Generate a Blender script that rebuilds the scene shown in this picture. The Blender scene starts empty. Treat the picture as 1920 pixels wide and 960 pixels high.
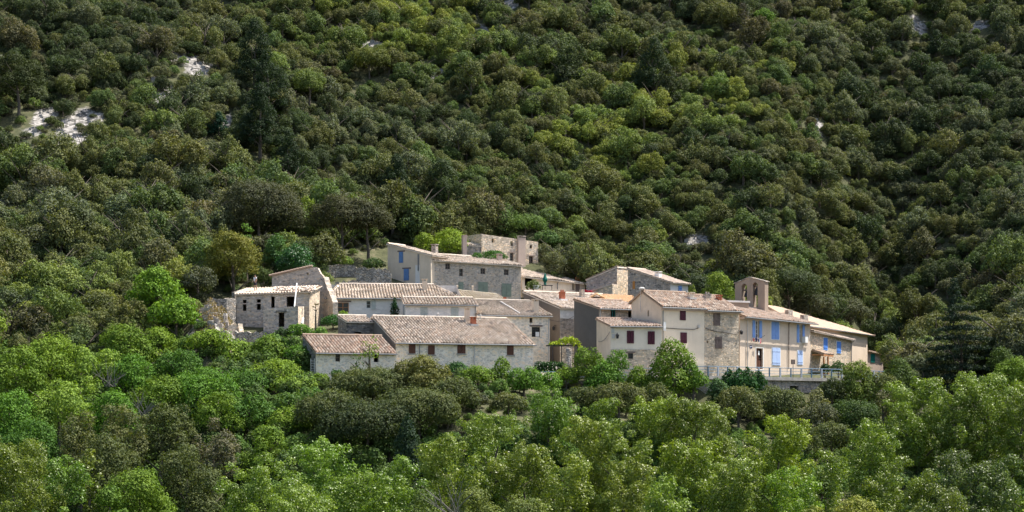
import bpy, math, random
import numpy as np
from mathutils import Vector, Matrix
random.seed(7)
F = 3840.0      # focal length in photograph pixels
HZ = 780.0      # horizon row of the photograph
scene = bpy.context.scene
C = scene.collection
def t_(px): return (px-960.0)/F
def Z(py, Y): return (HZ-py)*Y/F
def P(px, py, Y): return (t_(px)*Y, Y, Z(py, Y))
def XY(px, Y): return (t_(px)*Y, Y)
def interp(x, xs, ys): return float(np.interp(x, xs, ys))

# ------------------------------------------------------------------ materials
def new_mat(name):
    m = bpy.data.materials.new(name); m.use_nodes = True
    nt = m.node_tree; nt.nodes.clear()
    out = nt.nodes.new('ShaderNodeOutputMaterial')
    b = nt.nodes.new('ShaderNodeBsdfPrincipled')
    nt.links.new(b.outputs[0], out.inputs[0])
    b.inputs['Roughness'].default_value = .85
    b.inputs['Specular IOR Level'].default_value = .25
    return m, nt, b, out
def N(nt, typ, **kw):
    n = nt.nodes.new(typ)
    for k, v in kw.items():
        if k in n.inputs.keys() if isinstance(k, str) else False: n.inputs[k].default_value = v
        else: setattr(n, k, v)
    return n
def ramp(nt, src, stops):
    r = nt.nodes.new('ShaderNodeValToRGB')
    e = r.color_ramp.elements
    while len(e) > 1: e.remove(e[-1])
    e[0].position = stops[0][0]; e[0].color = (*stops[0][1], 1)
    for p, c in stops[1:]:
        x = e.new(p); x.color = (*c, 1)
    nt.links.new(src, r.inputs[0]); return r.outputs[0]
def mix(nt, fac, a, b, mode='MIX'):
    n = nt.nodes.new('ShaderNodeMix'); n.data_type = 'RGBA'; n.blend_type = mode
    def put(sock, v):
        if isinstance(v, (tuple, list)): sock.default_value = (*v, 1) if len(v) == 3 else v
        elif isinstance(v, (int, float)): sock.default_value = v
        else: nt.links.new(v, sock)
    put(n.inputs[0], fac); put(n.inputs[6], a); put(n.inputs[7], b)
    return n.outputs[2]
def noise(nt, scale, detail=4, rough=.6, coord=None, dist=0):
    n = nt.nodes.new('ShaderNodeTexNoise'); n.inputs['Scale'].default_value = scale
    n.inputs['Detail'].default_value = detail; n.inputs['Roughness'].default_value = rough
    n.inputs['Distortion'].default_value = dist
    if coord is not None: nt.links.new(coord, n.inputs['Vector'])
    return n.outputs[0]
def objco(nt, scale=None):
    c = nt.nodes.new('ShaderNodeTexCoord').outputs['Object']
    if scale:
        mp = nt.nodes.new('ShaderNodeMapping'); mp.inputs['Scale'].default_value = scale
        nt.links.new(c, mp.inputs[0]); return mp.outputs[0]
    return c
def bump(nt, b, h, strength, dist=.05):
    n = nt.nodes.new('ShaderNodeBump'); n.inputs['Strength'].default_value = strength
    n.inputs['Distance'].default_value = dist
    nt.links.new(h, n.inputs['Height']); nt.links.new(n.outputs[0], b.inputs['Normal'])
def mul(c, k): return tuple(min(1, x*k) for x in c)

def stone_mat(name, col, mortar=None, size=.3, contrast=.55, bs=.9, warm=(1.12, .98, .82)):
    m, nt, b, out = new_mat(name)
    mortar = mortar or mul(col, 1.15)
    co = objco(nt, (1/size, 1/size, 1.7/size))
    # wobble coordinates so courses are irregular
    nz = nt.nodes.new('ShaderNodeTexNoise'); nz.inputs['Scale'].default_value = 1.3; nz.inputs['Detail'].default_value = 2
    nt.links.new(co, nz.inputs['Vector'])
    add = nt.nodes.new('ShaderNodeVectorMath'); add.operation = 'MULTIPLY_ADD'
    nt.links.new(nz.outputs['Color'], add.inputs[0]); add.inputs[1].default_value = (.7,.7,.7); nt.links.new(co, add.inputs[2])
    v = nt.nodes.new('ShaderNodeTexVoronoi'); nt.links.new(add.outputs[0], v.inputs['Vector']); v.inputs['Scale'].default_value = 1
    e = nt.nodes.new('ShaderNodeTexVoronoi'); e.feature = 'DISTANCE_TO_EDGE'; nt.links.new(add.outputs[0], e.inputs['Vector']); e.inputs['Scale'].default_value = 1
    sep = nt.nodes.new('ShaderNodeSeparateColor'); nt.links.new(v.outputs['Color'], sep.inputs[0])
    stone = ramp(nt, sep.outputs[0], [(0, mul(col, 1-contrast)), (.3, mul(col, .85)), (.55, col), (.8, tuple(col[i]*warm[i]*1.1 for i in range(3))), (1, mul(col, 1+contrast*.8))])
    gap = ramp(nt, e.outputs[0], [(0, (0,0,0)), (.05, (.25,.25,.25)), (.14, (1,1,1))])
    c = mix(nt, gap, mortar, stone)
    big = noise(nt, .5, 5, .65, objco(nt))
    c = mix(nt, ramp(nt, big, [(.3, (0,0,0)), (.7, (1,1,1))]), c, mix(nt, 1.0, c, mul((1.25,1.2,1.1), .72), 'MULTIPLY'))
    st = noise(nt, 1.0, 4, .6, objco(nt, (2.2, 2.2, .35)))
    c = mix(nt, ramp(nt, st, [(.55, (0,0,0)), (.8, (.32,.32,.32))]), c, mul(col, .45))
    nt.links.new(c, b.inputs['Base Color'])
    ad = nt.nodes.new('ShaderNodeMath'); ad.operation = 'MULTIPLY_ADD'
    nt.links.new(gap, ad.inputs[0]); nt.links.new(sep.outputs[1], ad.inputs[1])
    fine = noise(nt, 14, 4, .7, objco(nt)); nt.links.new(fine, ad.inputs[2])
    bump(nt, b, ad.outputs[0], bs, .06)
    b.inputs['Roughness'].default_value = .95
    return m
def plaster_mat(name, col, stain=.35, stones=0):
    m, nt, b, out = new_mat(name)
    n1 = noise(nt, .45, 6, .65, objco(nt)); n2 = noise(nt, 3.5, 5, .7, objco(nt))
    st = noise(nt, 1.0, 4, .65, objco(nt, (1.8, 1.8, .22)))
    c = mix(nt, ramp(nt, n1, [(.3, (0,0,0)), (.7, (1,1,1))]), mul(col, 1-stain*.6), mul(col, 1.06))
    c = mix(nt, ramp(nt, n2, [(.35, (0,0,0)), (.75, (.35,.35,.35))]), c, mul(col, .72))
    c = mix(nt, ramp(nt, st, [(.5, (0,0,0)), (.8, (stain, stain, stain))]), c, mul(col, .5))
    if stones:
        v = nt.nodes.new('ShaderNodeTexVoronoi'); nt.links.new(objco(nt, (2.6, 2.6, 4)), v.inputs['Vector']); v.inputs['Scale'].default_value = 1
        sp = nt.nodes.new('ShaderNodeSeparateColor'); nt.links.new(v.outputs['Color'], sp.inputs[0])
        c = mix(nt, ramp(nt, sp.outputs[0], [(.45, (0,0,0)), (1, (stones,)*3)]), c, mul(col, .55))
        c = mix(nt, ramp(nt, sp.outputs[1], [(.7, (0,0,0)), (1, (stones,)*3)]), c, mul(col, 1.3))
    nt.links.new(c, b.inputs['Base Color'])
    bump(nt, b, noise(nt, 9, 5, .7, objco(nt)), .5, .03)
    b.inputs['Roughness'].default_value = .93
    return m
def tile_mat(name, cols, moss=.3, mosscol=(.25,.215,.15)):
    m, nt, b, out = new_mat(name)
    uv = nt.nodes.new('ShaderNodeUVMap').outputs[0]
    fl = nt.nodes.new('ShaderNodeVectorMath'); fl.operation = 'FLOOR'; nt.links.new(uv, fl.inputs[0])
    w = nt.nodes.new('ShaderNodeTexWhiteNoise'); w.noise_dimensions = '2D'; nt.links.new(fl.outputs[0], w.inputs['Vector'])
    k = len(cols)
    c = ramp(nt, w.outputs[0], [(i/(k-1), cols[i]) for i in range(k)])
    n1 = noise(nt, .7, 5, .7, objco(nt)); n2 = noise(nt, 5, 4, .7, objco(nt))
    c = mix(nt, ramp(nt, n1, [(.42, (0,0,0)), (.7, (moss,)*3)]), c, mosscol)
    c = mix(nt, ramp(nt, n2, [(.45, (0,0,0)), (.75, (.5,)*3)]), c, mul(cols[0], .55))
    nt.links.new(c, b.inputs['Base Color'])
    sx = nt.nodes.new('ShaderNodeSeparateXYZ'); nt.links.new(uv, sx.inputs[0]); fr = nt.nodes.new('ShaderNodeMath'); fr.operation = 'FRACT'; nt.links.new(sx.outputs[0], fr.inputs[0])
    c = mix(nt, 1.0, c, ramp(nt, fr.outputs[0], [(.2,(.5,.47,.45)),(.3,(1.12,1.1,1.1)),(.7,(1.12,1.1,1.1)),(.8,(.5,.47,.45))]), 'MULTIPLY')   # rib shading put into the colour: channels darkened, crests lightened
    nt.links.new(c, b.inputs['Base Color'])
    bump(nt, b, n2, .4, .02)
    return m
def flat_mat(name, col, rough=.7, metal=0, var=.2, scale=3):
    m, nt, b, out = new_mat(name)
    n = noise(nt, scale, 5, .65, objco(nt))
    c = mix(nt, ramp(nt, n, [(.3, (0,0,0)), (.7, (1,1,1))]), mul(col, 1-var), mul(col, 1+var*.5))
    nt.links.new(c, b.inputs['Base Color'])
    b.inputs['Roughness'].default_value = rough; b.inputs['Metallic'].default_value = metal
    return m
def leaf_mat(name, gloss=.35, rough=.5, trans=.3):
    m, nt, b, out = new_mat(name)
    at = nt.nodes.new('ShaderNodeAttribute'); at.attribute_type = 'INSTANCER'; at.attribute_name = 'tint'
    g = nt.nodes.new('ShaderNodeNewGeometry')
    r = ramp(nt, g.outputs['Random Per Island'], [(0, (.66,.68,.7)), (.5, (1,1,1)), (.9, (1.15,1.14,1.0)), (1, (1.35,1.3,1.0))])
    c = mix(nt, 1.0, at.outputs['Color'], r, 'MULTIPLY')
    # clump to clump colour drift inside a crown
    n = noise(nt, .9, 2, .5, objco(nt))
    c = mix(nt, 1.0, c, ramp(nt, n, [(.3, (.78,.86,.85)), (.7, (1.22,1.14,.95))]), 'MULTIPLY')
    nt.links.new(c, b.inputs['Base Color'])
    b.inputs['Roughness'].default_value = rough; b.inputs['Specular IOR Level'].default_value = gloss
    tr = nt.nodes.new('ShaderNodeBsdfTranslucent')
    c2 = mix(nt, 1.0, c, (1.35,1.4,.4), 'MULTIPLY'); nt.links.new(c2, tr.inputs[0])
    ms = nt.nodes.new('ShaderNodeMixShader'); ms.inputs[0].default_value = trans
    nt.links.new(b.outputs[0], ms.inputs[1]); nt.links.new(tr.outputs[0], ms.inputs[2])
    nt.links.new(ms.outputs[0], out.inputs[0])
    return m

M = {}
M['leaf'] = leaf_mat('matte_leaves', .1, .65, .22)
M['gleaf'] = leaf_mat('glossy_leaves', .38, .45, .28)
M['bark'] = flat_mat('bark', (.12,.10,.08), .9, 0, .4, 6)
M['deadbark'] = flat_mat('dead_bark', (.20,.185,.17), .9, 0, .3, 6)
M['st_white'] = stone_mat('pale_limewashed_stone', (.76,.70,.62), size=.34, contrast=.26, bs=.5)
M['st_pink'] = stone_mat('pinkish_rubble_stone', (.53,.475,.425), (.56,.50,.45), .24, .42)
M['st_tower'] = stone_mat('cream_rubble_stone', (.72,.63,.53), (.50,.43,.35), .34, .45)
M['st_ochre'] = stone_mat('ochre_rubble_stone', (.62,.535,.44), (.50,.43,.35), .28, .5)
M['st_grey'] = stone_mat('grey_rubble_stone', (.44,.40,.37), (.36,.33,.31), .3, .6)
M['st_ruin'] = stone_mat('ruined_rubble_stone', (.52,.465,.42), (.52,.47,.43), .32, .45)
M['st_dark'] = stone_mat('dark_weathered_stone', (.23,.22,.21), (.17,.16,.155), .34, .7)
M['drystone'] = stone_mat('dry_stone', (.44,.42,.40), (.12,.11,.10), .3, .45)
M['pl_blue'] = plaster_mat('pale_grey_render', (.70,.68,.65), .25, .25)
M['pl_cream'] = plaster_mat('cream_render', (.80,.68,.54), .26)
M['pl_cream2'] = plaster_mat('pale_cream_render', (.78,.68,.56), .26)
M['pl_town'] = plaster_mat('beige_render', (.66,.54,.43), .22)
M['pl_beige'] = plaster_mat('weathered_beige_render', (.70,.585,.46), .35)
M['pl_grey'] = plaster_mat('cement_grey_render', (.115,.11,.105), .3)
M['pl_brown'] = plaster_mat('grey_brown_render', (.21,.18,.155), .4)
M['pl_pink'] = plaster_mat('pinkish_render', (.50,.40,.34), .25)
M['pl_bell'] = plaster_mat('brown_render', (.35,.275,.22), .45)
M['pl_white'] = plaster_mat('white_render', (.72,.70,.68), .2)
T1 = [(.33,.27,.215), (.52,.435,.35), (.42,.35,.28), (.60,.52,.43), (.19,.16,.135), (.70,.63,.54), (.50,.365,.27)]
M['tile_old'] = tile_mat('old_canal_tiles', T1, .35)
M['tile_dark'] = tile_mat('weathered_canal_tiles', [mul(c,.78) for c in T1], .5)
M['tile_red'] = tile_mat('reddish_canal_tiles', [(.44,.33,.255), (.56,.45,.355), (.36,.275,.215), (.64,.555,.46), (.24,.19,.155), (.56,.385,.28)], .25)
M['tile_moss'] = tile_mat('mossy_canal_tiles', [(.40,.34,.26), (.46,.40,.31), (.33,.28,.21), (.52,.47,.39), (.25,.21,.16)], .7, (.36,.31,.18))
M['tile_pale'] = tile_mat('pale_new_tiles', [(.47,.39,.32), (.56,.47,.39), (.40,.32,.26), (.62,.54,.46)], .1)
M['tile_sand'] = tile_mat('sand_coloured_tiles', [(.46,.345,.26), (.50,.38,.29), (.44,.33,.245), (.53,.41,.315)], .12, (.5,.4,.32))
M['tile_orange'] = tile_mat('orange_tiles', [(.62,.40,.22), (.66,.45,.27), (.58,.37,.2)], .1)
M['w_brown'] = flat_mat('brown_paint', (.115,.05,.032), .6)
M['w_burg'] = flat_mat('burgundy_paint', (.075,.014,.028), .5)
M['w_blue'] = flat_mat('cornflower_blue_paint', (.20,.34,.68), .55, 0, .12)
M['w_sky'] = flat_mat('pale_blue_paint', (.42,.54,.80), .55, 0, .1)
M['w_azure'] = flat_mat('azure_paint', (.09,.24,.66), .55)
M['w_blue2'] = flat_mat('steel_blue_paint', (.12,.23,.45), .6)
M['w_green'] = flat_mat('sage_green_paint', (.24,.28,.22), .7)
M['w_pale'] = flat_mat('pale_grey_green_paint', (.42,.46,.44), .7)
M['w_teal'] = flat_mat('teal_paint', (.01,.20,.18), .5)
M['w_old'] = flat_mat('old_grey_wood', (.17,.13,.115), .85, 0, .4)
M['w_timber'] = flat_mat('orange_timber', (.42,.20,.09), .7)
M['w_orange'] = flat_mat('varnished_wood', (.55,.24,.06), .5)
M['white'] = flat_mat('white_paint', (.78,.77,.75), .5, 0, .06)
M['zinc'] = flat_mat('zinc', (.20,.21,.22), .5, .3)
M['zinc_l'] = flat_mat('pale_pipe', (.52,.50,.48), .5)
M['dark'] = flat_mat('dark_metal', (.03,.03,.035), .5)
M['rail'] = flat_mat('blue_grey_rail_paint', (.10,.18,.26), .5, .1)
M['railp'] = flat_mat('pale_rail_paint', (.36,.40,.46), .5)
M['concrete'] = flat_mat('concrete', (.36,.34,.31), .9, 0, .35, 1.5)
M['brick'] = flat_mat('chimney_brick', (.40,.13,.07), .85, 0, .3, 6)
M['parasol'] = flat_mat('green_canvas', (.008,.13,.10), .8)
M['skin'] = flat_mat('skin', (.45,.26,.18), .6)
M['shirt'] = flat_mat('white_cotton', (.72,.70,.74), .9, 0, .08)
M['short'] = flat_mat('dark_cotton', (.04,.04,.06), .9)
M['hair'] = flat_mat('dark_hair', (.02,.015,.012), .7)
M['red'] = flat_mat('red_cloth', (.65,.06,.08), .8)
M['navy'] = flat_mat('navy_cloth', (.02,.03,.12), .8)
M['blossom'] = flat_mat('cream_blossom', (.6,.55,.42), .8)
def glass_mat():
    m, nt, b, out = new_mat('window_glass'); b.inputs['Base Color'].default_value = (.012,.014,.018,1)
    b.inputs['Roughness'].default_value = .12; b.inputs['Specular IOR Level'].default_value = .5
    return m
M['glass'] = glass_mat()
M['letters'] = flat_mat('stone_letters', (.75,.66,.52), .8)

# ------------------------------------------------------------------ mesh accumulator
class MB:
    def __init__(s): s.v = []; s.f = []; s.uv = []
    def face(s, pts, uv=None):
        i = len(s.v); s.v += [tuple(p) for p in pts]; s.f.append(tuple(range(i, i+len(pts))))
        s.uv.append(uv if uv else [(0.5,0.5)]*len(pts))
    def hexa(s, q):   # q: 4 bottom (ccw) + 4 top
        a,b,c,d,e,f,g,h = q
        for k in ((d,c,b,a),(e,f,g,h),(a,b,f,e),(b,c,g,f),(c,d,h,g),(d,a,e,h)): s.face(k)
    def box(s, c, sx, sy, sz, rz=0):
        co, si = math.cos(rz), math.sin(rz); q = []
        for dz in (0, sz):
            for dx, dy in ((-1,-1),(1,-1),(1,1),(-1,1)):
                x, y = dx*sx/2, dy*sy/2
                q.append((c[0]+x*co-y*si, c[1]+x*si+y*co, c[2]+dz))
        s.hexa(q)
    def obox(s, o, d, n, u0, u1, n0, n1, z0, z1):
        def p(u, w, z): return (o[0]+d[0]*u+n[0]*w, o[1]+d[1]*u+n[1]*w, z)
        s.hexa([p(u0,n1,z0),p(u1,n1,z0),p(u1,n0,z0),p(u0,n0,z0),p(u0,n1,z1),p(u1,n1,z1),p(u1,n0,z1),p(u0,n0,z1)])
    def tube(s, pts, r, seg=6, r2=None, cap=True):
        pts = [Vector(p) for p in pts]; n = len(pts); rings = []
        for i, p in enumerate(pts):
            t = (pts[min(i+1,n-1)]-pts[max(i-1,0)]).normalized()
            a = t.orthogonal().normalized() if i == 0 else (rings[-1][1]-t*rings[-1][1].dot(t)).normalized()
            b = t.cross(a); rr = r if r2 is None else r+(r2-r)*i/(n-1)
            if isinstance(r, (list, tuple)): rr = r[i]
            rings.append(([p+(a*math.cos(2*math.pi*k/seg)+b*math.sin(2*math.pi*k/seg))*rr for k in range(seg)], a))
        for i in range(n-1):
            A, B = rings[i][0], rings[i+1][0]
            for k in range(seg):
                l = (k+1) % seg; s.face((A[k], A[l], B[l], B[k]))
        if cap:
            s.face(rings[0][0][::-1]); s.face(rings[-1][0])
    def lathe(s, c, prof, seg=12):
        for (r0,z0),(r1,z1) in zip(prof, prof[1:]):
            for k in range(seg):
                a, b = 2*math.pi*k/seg, 2*math.pi*(k+1)/seg
                s.face([(c[0]+r0*math.cos(a),c[1]+r0*math.sin(a),c[2]+z0),(c[0]+r0*math.cos(b),c[1]+r0*math.sin(b),c[2]+z0),
                        (c[0]+r1*math.cos(b),c[1]+r1*math.sin(b),c[2]+z1),(c[0]+r1*math.cos(a),c[1]+r1*math.sin(a),c[2]+z1)])
    def mesh(s, name, mats, o=(0,0,0)):
        me = bpy.data.meshes.new(name)
        me.from_pydata([(x-o[0], y-o[1], z-o[2]) for x,y,z in s.v], [], s.f)
        uvl = me.uv_layers.new(name='UVMap')
        flat = [c for f in s.uv for p in f for c in p]
        uvl.data.foreach_set('uv', flat)
        for m in (mats if isinstance(mats, (list,tuple)) else [mats]): me.materials.append(M[m] if isinstance(m, str) else m)
        me.update(); return me
def link(o, parent=None):
    C.objects.link(o)
    if parent is not None: o.parent = parent
    return o
class Thing:
    def __init__(s, name, label, cat, loc, group=None):
        s.o = bpy.data.objects.new(name, None); s.loc = tuple(loc); s.o.location = loc
        s.o.empty_display_size = .3; link(s.o); s.o['label'] = label; s.o['category'] = cat
        if group: s.o['group'] = group
    def part(s, name, mb, mat, parent=None, label=None):
        ob = bpy.data.objects.new(name, mb.mesh(name, mat, s.loc)); link(ob, parent or s.o)
        if label: ob['label'] = label
        return ob
def single(name, mb, mat, label, cat, loc, group=None, kind=None):
    ob = bpy.data.objects.new(name, mb.mesh(name, mat, loc)); ob.location = loc; link(ob)
    if label: ob['label'] = label
    if cat: ob['category'] = cat
    if group: ob['group'] = group
    if kind: ob['kind'] = kind
    return ob

# ------------------------------------------------------------------ terrain
EDGE = ([1000,1050,1325,1440,1575,1655,1700],[204.5,204.8,206,212,220,230,234])   # front edge of the terrace road
def edgeY(px): return interp(px, *EDGE)
def roadz(px): return interp(px, [1000,1200,1325], [3.4,3.8,4.05])
cols = [
 (-400, [(120,-17),(170,-9),(190,1),(210,10),(230,19),(255,33),(345,82),(440,135)]),
 (0,    [(120,-17),(170,-11),(190,-1),(210,7),(230,15.5),(255,28),(345,78),(440,130)]),
 (300,  [(120,-17),(165,-13),(195,.5),(208,5),(216,8.5),(228,13.5),(245,22),(260,30),(345,78),(440,130)]),
 (395,  [(120,-17),(165,-14),(195,2),(203,5.5),(207,8.6),(210,10.6),(213,11.9),(224,12.8),(228,14.8),(245,20.5),(262,29),(345,78),(440,130)]),
 (422,  [(120,-17),(165,-14),(195,1.8),(204,5.2),(208,8.4),(211,10),(214,10.9),(224,12.2),(228,14.6),(245,20.5),(262,29),(345,78),(440,130)]),
 (444,  [(120,-17),(165,-14),(195,1.5),(206,5.2),(210,7.4),(214,8.8),(217,9.8),(224,11.6),(228,14.5),(245,20.5),(262,29),(345,78),(440,130)]),
 (560,  [(120,-17),(160,-14),(190,0),(200,3.5),(208,6.5),(212.5,9),(222,9.8),(228,13.5),(240,17),(252,22),(345,76),(440,130)]),
 (660,  [(120,-17),(160,-14),(190,0),(203,3.9),(208,6.5),(222,10.4),(230,13.2),(238,16.5),(250,20.5),(262,26),(345,75),(440,128)]),
 (900,  [(120,-17),(160,-14),(190,0),(203,3.8),(212,5),(219,6.5),(226,10.2),(236,13.2),(244,15),(252,18),(262,23),(345,73),(440,126)]),
]
for px in range(1010, 1700, 22):
    e = edgeY(px); rz = roadz(px)
    hb = interp(px, [1010,1100,1300,1450,1590,1640,1690], [14.5,12.3,11.5,11,6.5,4.8,4.8])
    yb = interp(px, [1010,1100,1300,1450,1640], [248,252,251,250,263])
    cols.append((px, [(120,-17),(160,-15),(190,interp(px,[1000,1300,1690],[-.5,-3,-6])),(e-1.0,interp(px,[1000,1200,1690],[2.6,.9,.3])),(e+.6,rz-.06),(e+10,rz+.1),(e+16,rz+1.2),(yb,hb),(yb+7,hb+4.2),(yb+18,hb+11),(345,interp(px,[1000,1700],[72,69])),(440,125)]))
cols += [(1730, [(120,-17),(160,-15),(200,-4),(225,2),(245,4),(260,6),(275,16),(345,67),(440,122)]),
         (1920, [(120,-17),(160,-15),(200,-3.5),(230,5),(255,14),(275,25),(345,68),(440,122)]),
         (2400, [(120,-17),(160,-14),(200,-2),(230,8),(255,18),(275,28),(345,70),(440,124)])]
CPX = np.array([c[0] for c in cols], float)
def base_z(X, Y):
    X = np.asarray(X, float); Y = np.asarray(Y, float)
    px = 960+F*X/np.maximum(Y, 90.); Zc = np.stack([np.interp(Y, [p[0] for p in c[1]], [p[1] for p in c[1]]) for c in cols])
    px = np.clip(px, CPX[0], CPX[-1]-.01)
    i = np.clip(np.searchsorted(CPX, px, side='right')-1, 0, len(CPX)-2)
    w = (px-CPX[i])/(CPX[i+1]-CPX[i])
    a = np.take_along_axis(Zc, i[None], 0)[0]; b = np.take_along_axis(Zc, (i+1)[None], 0)[0]
    return a*(1-w)+b*w
def ter(X, Y):
    X = np.atleast_1d(np.asarray(X, float)); Y = np.atleast_1d(np.asarray(Y, float))
    z = base_z(X, Y)
    n = (np.sin(X*.13+Y*.07+1.3)*np.cos(Y*.11-X*.05)+.55*np.sin(X*.31-Y*.23+4)+.35*np.cos(X*.47+Y*.41))
    g = np.sin((X*.8+Y*.55)*.075)+.6*np.sin((X*.6+Y*.9)*.16+2)    # gullies running down the slope obliquely
    amp = np.clip((Y-262)/25, 0, 1)
    z = z+amp*(n*.8+g*1.3)+np.clip((198-Y)/20, 0, 1)*n*.4
    return z
def tz(px, Y): return float(ter([t_(px)*Y], [Y])[0])
def hitY(px, py, lo=255, hi=430):
    for Y in np.arange(lo, hi, .5):
        if tz(px, Y) >= Z(py, Y): return float(Y)
    return hi
SCREE = [  # px, py, half width, half height (of the bare patch in the photograph), strength
 (374,122,24,22),(337,105,12,13),(288,160,8,20),(315,180,14,22),(142,246,28,38),(168,230,22,15),(85,222,20,18),(60,250,16,10),(430,232,9,14),(700,84,16,5),
 (825,140,9,10),(905,62,12,10),(800,22,7,16),(1722,52,9,12),(1840,48,16,6),(1530,237,10,8),(1305,458,20,11),(1012,80,8,8),(1136,200,6,8),(1040,345,6,8),(1270,128,7,8),(160,352,36,8),(10,375,10,26),(1310,92,5,5),(960,5,14,6)]
sc_world = [(t_(412)*209.5, 209.5, 2.6, 4.2), (t_(500)*208, 208, 3.2, 1.4)]
for (px,py,rx,ry) in SCREE:
    Y = hitY(px, py, 236 if px < 400 else 256); sc_world.append((t_(px)*Y, Y, rx*Y/F*1.05, ry*Y/F/.45))
def scree_w(X, Y):
    w = np.zeros_like(X)
    for (cx,cy,rx,ry) in sc_world:
        d = ((X-cx)/rx)**2+((Y-cy)/ry)**2
        w = np.maximum(w, np.clip(1.5-d, 0, 1))
    return w
def build_terrain():
    xs = np.concatenate([np.arange(-900,-150,30), np.arange(-150,150,1.25), np.arange(150,901,30)])
    ys = np.concatenate([np.arange(-400,100,25), np.arange(100,345,1.25), np.arange(345,460,6), np.arange(460,1500,60)])
    gx, gy = np.meshgrid(xs, ys); fx, fy = gx.ravel(), gy.ravel()
    z = ter(fx, np.minimum(fy, 440)); z = z + np.clip(fy-440, 0, 400)*.35
    z += np.clip(fy-250, 0, 1)*0
    nx, ny = len(xs), len(ys)
    me = bpy.data.meshes.new('hillside')
    idx = np.arange(nx*ny).reshape(ny, nx)
    q = np.stack([idx[:-1,:-1], idx[:-1,1:], idx[1:,1:], idx[1:,:-1]], -1).reshape(-1,4)
    me.vertices.add(nx*ny); me.vertices.foreach_set('co', np.stack([fx,fy,z],1).ravel())
    me.loops.add(q.size); me.loops.foreach_set('vertex_index', q.ravel())
    me.polygons.add(len(q)); me.polygons.foreach_set('loop_start', np.arange(len(q))*4); me.polygons.foreach_set('loop_total', np.full(len(q),4))
    me.update(); me.polygons.foreach_set('use_smooth', np.ones(len(q), bool))
    a = me.attributes.new('scree', 'FLOAT', 'POINT'); a.data.foreach_set('value', scree_w(fx, fy))
    m, nt, b, out = new_mat('hillside_ground')
    at = nt.nodes.new('ShaderNodeAttribute'); at.attribute_name = 'scree'
    co = objco(nt)
    v = nt.nodes.new('ShaderNodeTexVoronoi'); nt.links.new(co, v.inputs['Vector']); v.inputs['Scale'].default_value = 2.4
    sp = nt.nodes.new('ShaderNodeSeparateColor'); nt.links.new(v.outputs['Color'], sp.inputs[0])
    rock = ramp(nt, sp.outputs[0], [(0,(.07,.068,.06)),(.4,(.19,.182,.17)),(1,(.38,.36,.345))])
    soil = ramp(nt, noise(nt, .8, 6, .7, co), [(.3,(.035,.04,.02)),(.55,(.07,.075,.035)),(.72,(.16,.135,.09))])
    n2 = noise(nt, 1.1, 6, .75, co)
    ad = nt.nodes.new('ShaderNodeMath'); ad.operation = 'ADD'; nt.links.new(at.outputs['Fac'], ad.inputs[0]); nt.links.new(n2, ad.inputs[1])
    f = ramp(nt, ad.outputs[0], [(.66,(0,0,0)),(.95,(1,1,1))])
    nt.links.new(mix(nt, f, soil, rock), b.inputs['Base Color'])
    bump(nt, b, sp.outputs[1], .8, .25); b.inputs['Roughness'].default_value = 1
    me.materials.append(m)
    o = bpy.data.objects.new('hillside', me); link(o); o['kind'] = 'structure'
build_terrain()

# ------------------------------------------------------------------ walls, roofs, openings
def frame(p0, p1):
    L = math.hypot(p1[0]-p0[0], p1[1]-p0[1]); d = ((p1[0]-p0[0])/L, (p1[1]-p0[1])/L)
    return L, d, (d[1], -d[0])
def on_wall(p0, d, px, py):
    t = t_(px); u = (t*p0[1]-p0[0])/(d[0]-t*d[1]); Y = p0[1]+u*d[1]
    return u, Z(py, Y)
def wall(mb, p0, p1, tops, zb, holes=(), th=.35, inner=False, ends=False, cap=False):
    """solid wall from p0 to p1 (seen left to right), tops = [(u,z)...], holes = [(u0,u1,z0,z1)] cut through it"""
    L, d, n = frame(p0, p1)
    us = sorted(set([0.0, L]+[u for u,_ in tops if 0 < u < L]+[u for h in holes for u in h[:2] if 0 < u < L]))
    us = [u for i,u in enumerate(us) if i == 0 or u-us[i-1] > 1e-4]
    tu = [u for u,_ in tops]; tzv = [z for _,z in tops]
    def p(u, w, z): return (p0[0]+d[0]*u-n[0]*w, p0[1]+d[1]*u-n[1]*w, z)
    prev = None
    for a, b in zip(us, us[1:]):
        m = (a+b)/2; ta, tb = interp(a, tu, tzv), interp(b, tu, tzv)
        hs = sorted([(h[2], h[3]) for h in holes if h[0] < m < h[1]])
        iv = []; z = zb
        for (h0, h1) in hs:
            if h0 > z: iv.append((z, z, h0, h0))
            z = max(z, h1)
        if z < min(ta, tb): iv.append((z, z, ta, tb))
        for (la, lb, ha, hb) in iv:
            mb.face([p(a,0,la), p(b,0,lb), p(b,0,hb), p(a,0,ha)])
            if inner: mb.face([p(a,th,ha), p(b,th,hb), p(b,th,lb), p(a,th,la)])
            if la != zb: mb.face([p(a,0,la), p(a,th,la), p(b,th,lb), p(b,0,lb)])
            if (ha, hb) != (ta, tb) or cap: mb.face([p(a,0,ha), p(b,0,hb), p(b,th,hb), p(a,th,ha)])
        cur = [(i[0], i[2]) for i in iv]
        if prev is not None:
            pr = [(i[1], i[3]) for i in prev]
            if [round(x,3) for q in pr for x in q] != [round(x,3) for q in cur for x in q]:
                for (lo, hi) in cur: mb.face([p(a,0,lo), p(a,0,hi), p(a,th,hi), p(a,th,lo)])
                for (lo, hi) in pr: mb.face([p(a,th,lo), p(a,th,hi), p(a,0,hi), p(a,0,lo)])
        prev = iv
    if ends:
        for u in (0, L):
            zt = interp(u, tu, tzv); mb.face([p(u,0,zb), p(u,0,zt), p(u,th,zt), p(u,th,zb)])
def wobble(u, v, s): return math.sin(u*.9+s)*.5+math.sin(v*1.3+u*.37+s*2.1)*.35+math.sin(u*2.3-v*.8+s)*.2
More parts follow.
